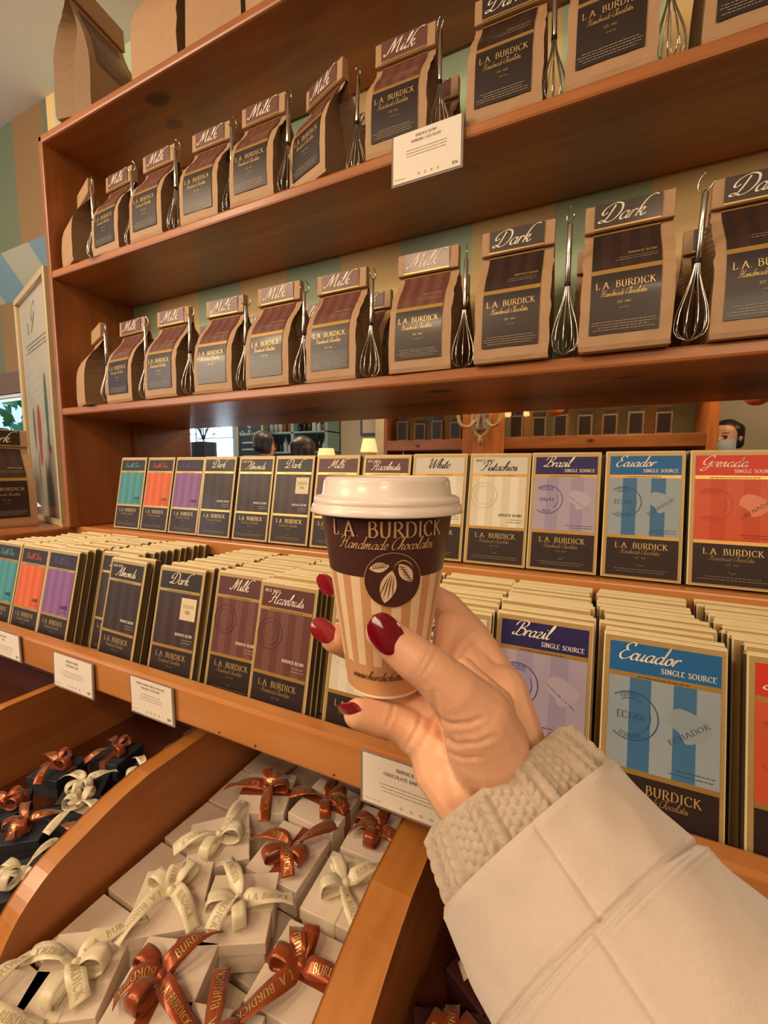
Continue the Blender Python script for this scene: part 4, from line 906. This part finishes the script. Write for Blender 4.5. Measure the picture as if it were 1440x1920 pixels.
nail(A(655,1326,.2245), A(641,1314,.224)-A(672,1340,.230), -RT*.60+UP*.55-fwd*.65, .0062, .0058, NAILR, .0026)
nail(A(684,1268,.2700), A(660,1262,.266)-A(695,1275,.272), -RT*.5+UP*.8-fwd*.1, .0075, .0058, NAILR, .003)

def sleeve(name, centres, radii, hfun, nu, ns, M, flat=.86, inner=True):
    P = catmull(centres, 8); n = len(P); Ls = [0]
    for i in range(1, n): Ls.append(Ls[-1]+(P[i]-P[i-1]).length)
    tot = Ls[-1]
    view = (EYE+inv-P[0]).normalized(); rows = []
    T_ = [(P[min(n-1, i+5)]-P[max(0, i-5)]).normalized() for i in range(n)]
    def frame(s):
        u = s*tot; i = 0
        while i < n-2 and Ls[i+1] < u: i += 1
        q = (u-Ls[i])/(Ls[i+1]-Ls[i]); p = P[i].lerp(P[i+1], q)
        t = T_[i].lerp(T_[i+1], q).normalized(); v = (view-t*view.dot(t)).normalized(); return p, t, v, t.cross(v)
    def rad(s):
        k = s*(len(radii)-1); j = int(min(k, len(radii)-2)); return radii[j]+(radii[j+1]-radii[j])*(k-j)
    ss = [i/ns for i in range(ns+1)]
    if inner:
        for s, dr in ((.10, -.0050), (.03, -.0050), (.008, -.0042), (.0, -.0022)):
            p, t, v, w = frame(s); r = rad(s)+dr
            rows.append([p+(w*math.cos(2*PI*j/nu)+v*math.sin(2*PI*j/nu)*flat)*r for j in range(nu)])
    for s in ss:
        p, t, v, w = frame(s); r0_ = rad(s); e = min(1, s*tot/.003)
        row = []
        for j in range(nu):
            a = 2*PI*j/nu; r = r0_-.0012*(1-e)+hfun(s*tot, a, r0_)*e
            row.append(p+(w*math.cos(a)+v*math.sin(a)*flat)*r)
        rows.append(row)
    b = MB(); b.grid(rows, M, closed=True); return b.build(name, person)
KNIT = mat('beige_wool_knit', '#baa996', .85, noise_amt=.16, nscale=350, sheen=.4, bump=.35, bscale=2200)
WOOL = mat('cream_wool_coat', '#c9b8ab', .85, noise_amt=.05, nscale=500, sheen=.6, bump=.30, bscale=2600)
def knit(s, a, r):
    per = 2*PI/11; q = (a/per) % 1.0; ph = s/.0056
    if q < .44:      # raised pair of plaits, each a row of slanting stitches
        u = q/.44; x_ = (u*2) % 1.0; two = abs(x_-.5)*2; slope = (x_-.5)*(1 if u < .5 else -1)
        st = abs(math.sin(PI*(ph+slope*.9)))
        return .0032*(1-two**2.6)+.0010*(st**.7)*(1-two**4)+.0004
    c = (q-.44)/.56; k = int(c*4)
    return -.0006+.0016*abs(math.sin(PI*(ph+.5*(k % 2))))*abs(math.sin(PI*c*4))
sleeve('knitted_cuff', [A(930,1455,.220), A(965,1508,.212), A(1005,1570,.202), A(1060,1650,.190)], [.0435,.0470,.0490,.0480], knit, 600, 120, KNIT, .80)
def coat(s, a, r):
    h = -.0017*math.exp(-((s-.041)/.0014)**2)+.0006*math.exp(-((s-.045)/.004)**2)+.0003*math.sin(s*2500+a*6)*math.exp(-((s-.043)/.004)**2)
    h += -.0016*math.exp(-(((a-PI/2-.05+(.07 if s > .041 else 0))*r)/.0012)**2)
    h += .0030*noise.noise(Vector((s*16, math.cos(a)*1.4, math.sin(a)*1.4)))+.0012*noise.noise(Vector((s*60, math.cos(a)*4, math.sin(a)*4)))
    return h + (.0006 if s > .041 else 0)
sleeve('coat_sleeve', [A(998,1560,.204), A(1060,1650,.190), A(1145,1775,.172), A(1280,1970,.148), A(1420,2170,.130)], [.0545,.0550,.0560,.0585,.061], coat, 420, 300, WOOL, .88)

# ------------------------------------------------------------------ the shop behind the viewer, seen in the mirror
def mir(px, py, d):
    v = fwd+RT*((px-720)/S_F)-UP*((py-960)/S_F); q = EYE+v*((1.572+d)/v.y); return q.x, -d, q.z
BLK = mat('black_hair', '#1b1518', .45, sheen=.3); BRH = mat('dark_brown_hair', '#2a1c18', .45)
def figure(x, y, ztop, face_ang, hair, shirt, label, mask=False, long_hair=False):
    t = empty('person', label, 'person', (x, y, 0), (0, 0, face_ang)); z = ztop; H = ztop
    cp = [((0,.01,z-.10),.085,(0,-.01,z-.15),.070), ((0,-.035,z-.19),.045,(0,-.03,z-.17),.05), ((0,.01,z-.18),.05,(0,.02,z-.30),.055), ((0,-.088,z-.135),.010,(0,-.10,z-.15),.012)]
    for s in (-1, 1): cp += [((s*.085,.005,z-.13),.014,(s*.085,.008,z-.15),.010)]
    blob('body', cp, SKINM, t, .006, 3)
    cp = []
    for s in (-1, 1): cp += [((s*.06,.02,z-.31),.06,(s*.17,.02,z-.35),.058), ((s*.17,.02,z-.36),.052,(s*.21,.0,z-.62),.042), ((s*.21,0,z-.62),.040,(s*.17,-.18,z-.78),.030), ((s*.08,.02,z-.38),.11,(s*.07,.02,z-.80),.11), ((s*.09,.02,H*.52),.095,(s*.10,0,H*.28),.065), ((s*.10,0,H*.28),.062,(s*.10,.0,.08),.045), ((s*.10,.0,.05),.045,(s*.10,-.14,.04),.035)]
    blob('clothes', cp, shirt, t, .014, 4)
    hb = [((0,.025,z-.085),.088,(0,.035,z-.13),.078)]
    for s in (-1, 1): hb += [((s*.05,.02,z-.08),.055,(s*.065,.035,z-(.34 if long_hair else .17)),.035)]
    if long_hair: hb += [((0,.05,z-.12),.075,(0,.07,z-.38),.06)]
    blob('hair', hb, hair, t, .007, 3)
    b = MB()
    for s in (-1, 1): b.lathe([(0,-.009),(.010,-.004),(.010,.004),(0,.009)], RUBB, 10, (s*.032,-.078,z-.125)); b.box(s*.032-.018, s*.032+.018, -.088, -.080, z-.105, z-.099, BRH)
    b.build('eyes', t)
    if mask:
        MK = mat('pale_blue_mask', '#c3d3dc', .7); b = MB()
        b.grid([[(.078*math.sin(a), -.015-.092*math.cos(a)*(1 if 0 < i < 4 else .93), z-.145-.022*i) for a in [R(-80+160*k/12) for k in range(13)]] for i in range(5)], MK); b.build('face_mask', t)
    return t
SH1 = mat('pale_top', '#c9ccd0', .8); SH2 = mat('dark_coat', '#2d2a30', .8)
x, y, z = mir(497, 808, 1.3); figure(x, y, z, R(10), BLK, SH1, 'customer with black hair in a pale top reflected near the chalkboard')
x, y, z = mir(566, 817, 1.15); figure(x, y, z, R(-60), BRH, SH2, 'customer with dark brown hair reflected left of the marble column', long_hair=True)
x, y, z = mir(1362, 786, 2.1); figure(x, y, z, R(212), BRH, SH2, 'person wearing a pale blue face mask reflected at the right', mask=True)
# chalkboard with the shop's menu
x0, _, z0 = mir(495, 858, 2.3); x1, _, z1 = mir(445, 790, 2.3); x0, x1 = min(x0, x1), max(x0, x1)
cb = empty('menu_board', 'navy chalkboard menu in a yellow frame reflected beside the window', 'sign', ((x0+x1)/2, -2.3, 1.2), (0, 0, PI)); w = (x1-x0)/2
b = MB(); b.box(-w, w, -.012, .0, 0, .95, mat('yellow_board_frame', '#d8c27a', .5)); b.build('frame', cb, .003)
b = MB(); b.box(-w+.02, w-.02, -.016, -.012, .02, .93, mat('navy_chalkboard', '#2c4156', .6)); b.build('board', cb)
CH = mat('chalk_white', '#d9e6ee', .8); b = MB(); f = lambda u, v: (u, -.018, v)
text(b, 'B', 'serif', 0, .70, .07, CH, f); text(b, 'Fine Chocolate', 'script', 0, .615, .06, CH, f, maxw=w*1.5)
for k in range(4): lines(b, -w*.6, w*.6, .52-.08*k, .03, 1, CH, f, .015, 'c')
b.build('chalk_writing', cb)
b = MB()
for s in (-1, 1): b.tube([(s*w*.8,.0,.3),(s*w*.9,.02,-1.2)], .015, ORW, 6); b.tube([(s*w*.8,.0,.3),(s*w*.9,.09,-1.2)], .012, ORW, 6)
b.build('easel', cb)
# blue-grey cupboard with glassware
x0, _, z0 = mir(500, 850, 2.55); x1, _, z1 = mir(625, 790, 2.55)
hc = empty('glass_cupboard', 'pale blue cupboard with bottles and glasses reflected behind the customers', 'cupboard', ((x0+x1)/2, -2.55, 0)); w = (x1-x0)/2; BL = mat('pale_blue_paint', '#8fb3ba', .5)
b = MB()
for x in (-w, -.02, w-.04): b.box(x, x+.04, -.15, .12, 0, 2.4, BL)
b.box(-w, w, -.16, -.13, 0, 2.4, mat('cupboard_back', '#5f7f8c', .6))
for z in (.9, 1.25, 1.62, 1.85, 2.1, 2.36): b.box(-w, w, -.15, .12, z-.02, z, BL)
b.build('case', hc, .003)
BOT = [mat('dark_bottle', '#2c2321', .2), mat('clear_glassware', '#b9cbd2', .1, coat=.5), mat('amber_bottle', '#7b4a2a', .2)]
k = 0
for z in (1.62, 1.85):
    for i in range(12):
        k += 1; h = random.uniform(.12, .19); b = MB(); M = BOT[(i//3+k//12) % 3]
        b.lathe([(0,0),(.026,0),(.028,.01),(.028,h*.6),(.011,h*.8),(.011,h),(0,h)], M, 12)
        o = b.build('bottle', None, loc=(hc.location.x-w+.09+i*(2*w-.14)/12, -2.55, z)); tag(o, 'bottle reflected in the pale blue cupboard, %s shelf, place %s' % ('lower' if z < 1.7 else 'upper', ['one','two','three','four','five','six','seven','eight','nine','ten','eleven','twelve'][i]), 'bottle', 'bottles in the blue cupboard')
# framed silhouette, marble column, lamps
x0, _, z1 = mir(668, 768, 2.6); x1, _, z0 = mir(702, 815, 2.6)
fp = empty('framed_silhouette', 'small framed silhouette reflected left of the marble column', 'picture', ((x0+x1)/2, -2.715, z0)); w = abs(x1-x0)/2; h = z1-z0+.15
b = MB(); b.box(-w, w, 0, .02, 0, h, mat('grey_frame', '#5f7580', .4)); b.build('frame', fp, .003)
b = MB(); b.box(-w+.03, w-.03, .02, .022, .03, h-.03, WHITEP); b.face([(.05*math.sin(a), .024, h*.6+.07*math.cos(a)) for a in [2*PI*k/20 for k in range(20)]], SH2); b.build('print', fp)
x0, _, _ = mir(703, 850, 2.2); x1, _, _ = mir(776, 850, 2.2)
MARB = mat('mottled_marble', '#c4b597', .5, noise_amt=.3, nscale=5)
b = MB(); b.box(x0, x1, -2.5, -2.2, 0, 2.52, MARB); tag(b.build('column', bevel=.01), kind='structure')
SHADE = mat('lit_lampshade', '#f3d9a4', .6, emit='#ffcf8a', es=1.6)
def lamp(px, py, d, label, s=1.0):
    x, y, z = mir(px, py, d); t = empty('table_lamp', label, 'lamp', (x, y, z-.30*s))
    b = MB(); b.lathe([(.06*s,0),(.06*s,.01*s),(.015*s,.03*s),(.025*s,.10*s),(.012*s,.2*s),(.008*s,.25*s)], GOLD, 16, capA=True); b.build('base', t)
    b = MB(); b.lathe([(.11*s,.20*s),(.075*s,.36*s)], SHADE, 24); b.build('lamp_shade', t)
    return t
lamp(692, 832, 1.9, 'glowing small lamp reflected left of the marble column', .75)
lamp(612, 852, 1.7, 'glowing peach lamp reflected beside the customer', .9)
lamp(978, 765, 1.75, 'lamp with pleated shade reflected on the opposite shelf', .8)
# opposite shelving with dark bags, pumpkins
xa = mir(776, 800, 1.9)[0]; xb = mir(1330, 800, 1.3)[0]; zs_ = mir(1100, 817, 1.35)[2]
os_ = empty('opposite_shelving', 'pine shelving across the shop reflected in the mirror', 'shelf', (0, -1.5, 0))
l3 = [o for o in C.objects if o.name.startswith('table_lamp')][-1]; l3.location.z = zs_+.002; l3.location.y = -1.50
b = MB(); b.box(xa, xb, -.16, .16, zs_-.075, zs_-.0, PINE); b.box(xa, xb, -.16, .16, zs_+.31, zs_+.345, PINE); b.box(xa, xb, -.16, .16, zs_-.55, zs_-.52, PINE); b.build('shelf', os_, .003)
b = MB(); b.box(xb, xb+.05, -.16, .17, 0, 2.2, ORW); b.box(xa-.03, xa, -.16, .16, 0, 2.2, PINEZ); b.build('post', os_, .003)
b = MB(); b.box(xa, xb+.05, -.20, -.17, 0, zs_+.0, mat('dim_shelf_back', '#5b4634', .7)); b.box(xa, xb+.05, -.2, -.17, zs_, 2.5, WALL); b.build('back_panel', os_)
for i in range(13):
    x = xa+.10+i*(xb-xa-.16)/13
    b = MB(); hh = random.uniform(.155, .19); b.box(-.042, .042, -.03, .03, 0, hh*.8, KRAFTD); b.box(-.034, .034, .03, .0315, .01, hh*.75, DBROWN); b.box(-.040, .040, -.004, .008, hh*.8, hh, DPLUM)
    o = b.build('small_bag', None, .004, (x, -1.42, zs_+.001)); o.rotation_euler.z = random.uniform(-.2, .2)
    tag(o, 'dark bag reflected on the opposite shelf, %s' % ['at its left end','second','third','fourth','fifth','sixth','seventh','eighth','ninth','tenth','eleventh','twelfth','thirteenth'][i], 'bag', 'dark bags on the opposite shelf')
PUM = mat('pumpkin_orange', '#d9772c', .5)
def pumpkin(px, py, d, r, label):
    x, y, z = mir(px, py, d); t = empty('pumpkin', label, 'pumpkin', (x, y, z-r*.8)); n = 40; rows = []
    for i in range(13):
        a = PI*i/12; rows.append([(r*math.sin(a)*(1-.10*abs(math.sin(4*2*PI*k/n)))*math.cos(2*PI*k/n), r*math.sin(a)*(1-.10*abs(math.sin(4*2*PI*k/n)))*math.sin(2*PI*k/n), r*.8-r*.75*math.cos(a)) for k in range(n)])
    b = MB(); b.grid(rows, PUM, closed=True); b.build('flesh', t); b = MB(); b.tube([(0,0,r*1.45),(.01,0,r*1.8)], [.012,.007], GRN); b.build('stem', t)
pumpkin(1043, 768, 1.42, .055, 'small orange pumpkin reflected above the dark bags'); pumpkin(1420, 745, 1.5, .06, 'orange pumpkin reflected at the far right')
# orange post with antler sconce
x0, _, _ = mir(866, 850, 1.28); x1, _, _ = mir(942, 850, 1.28)
b = MB(); b.box(x0, x1, -1.34, -1.28, 0, 2.5, ORW); tag(b.build('trim_2', bevel=.004), kind='structure')
x, y, z = mir(903, 815, 1.27); sn = empty('wall_sconce', 'ornate cream sconce with curled arms reflected on the orange post', 'lamp', (x, y, z), (0, 0, PI)); IV = mat('aged_ivory_plaster', '#b39a66', .5)
b = MB(); P = [(.062*math.sin(a)*(1 if math.cos(a) > 0 else .85), -.02, .09+.105*math.cos(a)) for a in [2*PI*k/36 for k in range(36)]]
b.tube(P, .010, IV, 8, closed=True); b.tube([(0,-.02,-.01),(0,-.03,-.05),(0,-.02,-.075)], [.022,.016,.006], IV)
for k in range(7): a = PI+(k-3)*.28; b.lathe([(0,-.009),(.009,0),(0,.009)], IV, 8, (.05*math.sin(a), -.035, .05+.07*math.cos(a)))
b.build('plaque', sn)
b = MB(); b.box(-.045, .045, -.015, -.008, .02, .16, mat('sconce_mirror', '#cfcfd4', .05, metal=1)); b.build('oval_glass', sn)
for s in (-1, 1):
    b = MB(); b.tube(catmull([(s*.04,-.03,.09),(s*.075,-.06,.05),(s*.12,-.08,.06),(s*.14,-.08,.12),(s*.13,-.08,.16)], 5), .011, IV, 8); b.build('arm', sn)
    b = MB(); b.lathe([(.03,0),(.035,.008),(.008,.01),(.008,.06),(0,.065)], CREAM, 14, (s*.13, -.08, .16)); b.build('candle', sn)
# planter with curled wire in the reflected window
x, y, z = mir(383, 852, 2.35); pl = empty('wire_planter', 'dark planter with curled wire arms reflected in the window', 'planter', (x, y, 1.1))
b = MB(); b.box(-.13, .13, -.1, .1, 0, z-1.1+.16, mat('slate_planter', '#3b4550', .6)); b.build('pot', pl, .01)
b = MB(); zz = z-1.1+.16
for k in range(8):
    a = k*PI/4; b.tube(catmull([(0,0,zz),(math.cos(a)*.06,math.sin(a)*.06,zz+.16),(math.cos(a)*.2,math.sin(a)*.15,zz+.24),(math.cos(a)*.26,math.sin(a)*.18,zz+.14),(math.cos(a)*.17,math.sin(a)*.12,zz+.08)], 5), .007, RUBB, 5)
b.build('wire_arms', pl)
# table the planter stands on
b = MB(); b.box(-.5,.5,-.2,.2,1.07,1.1,PINE)
for sx in (-.46,.46):
    for sy in (-.16,.16): b.box(sx-.02,sx+.02,sy-.02,sy+.02,0,1.07,PINEZ)
tag(b.build('console_table', loc=(x, y, 0)), 'narrow console table under the window holding the wire planter', 'table')
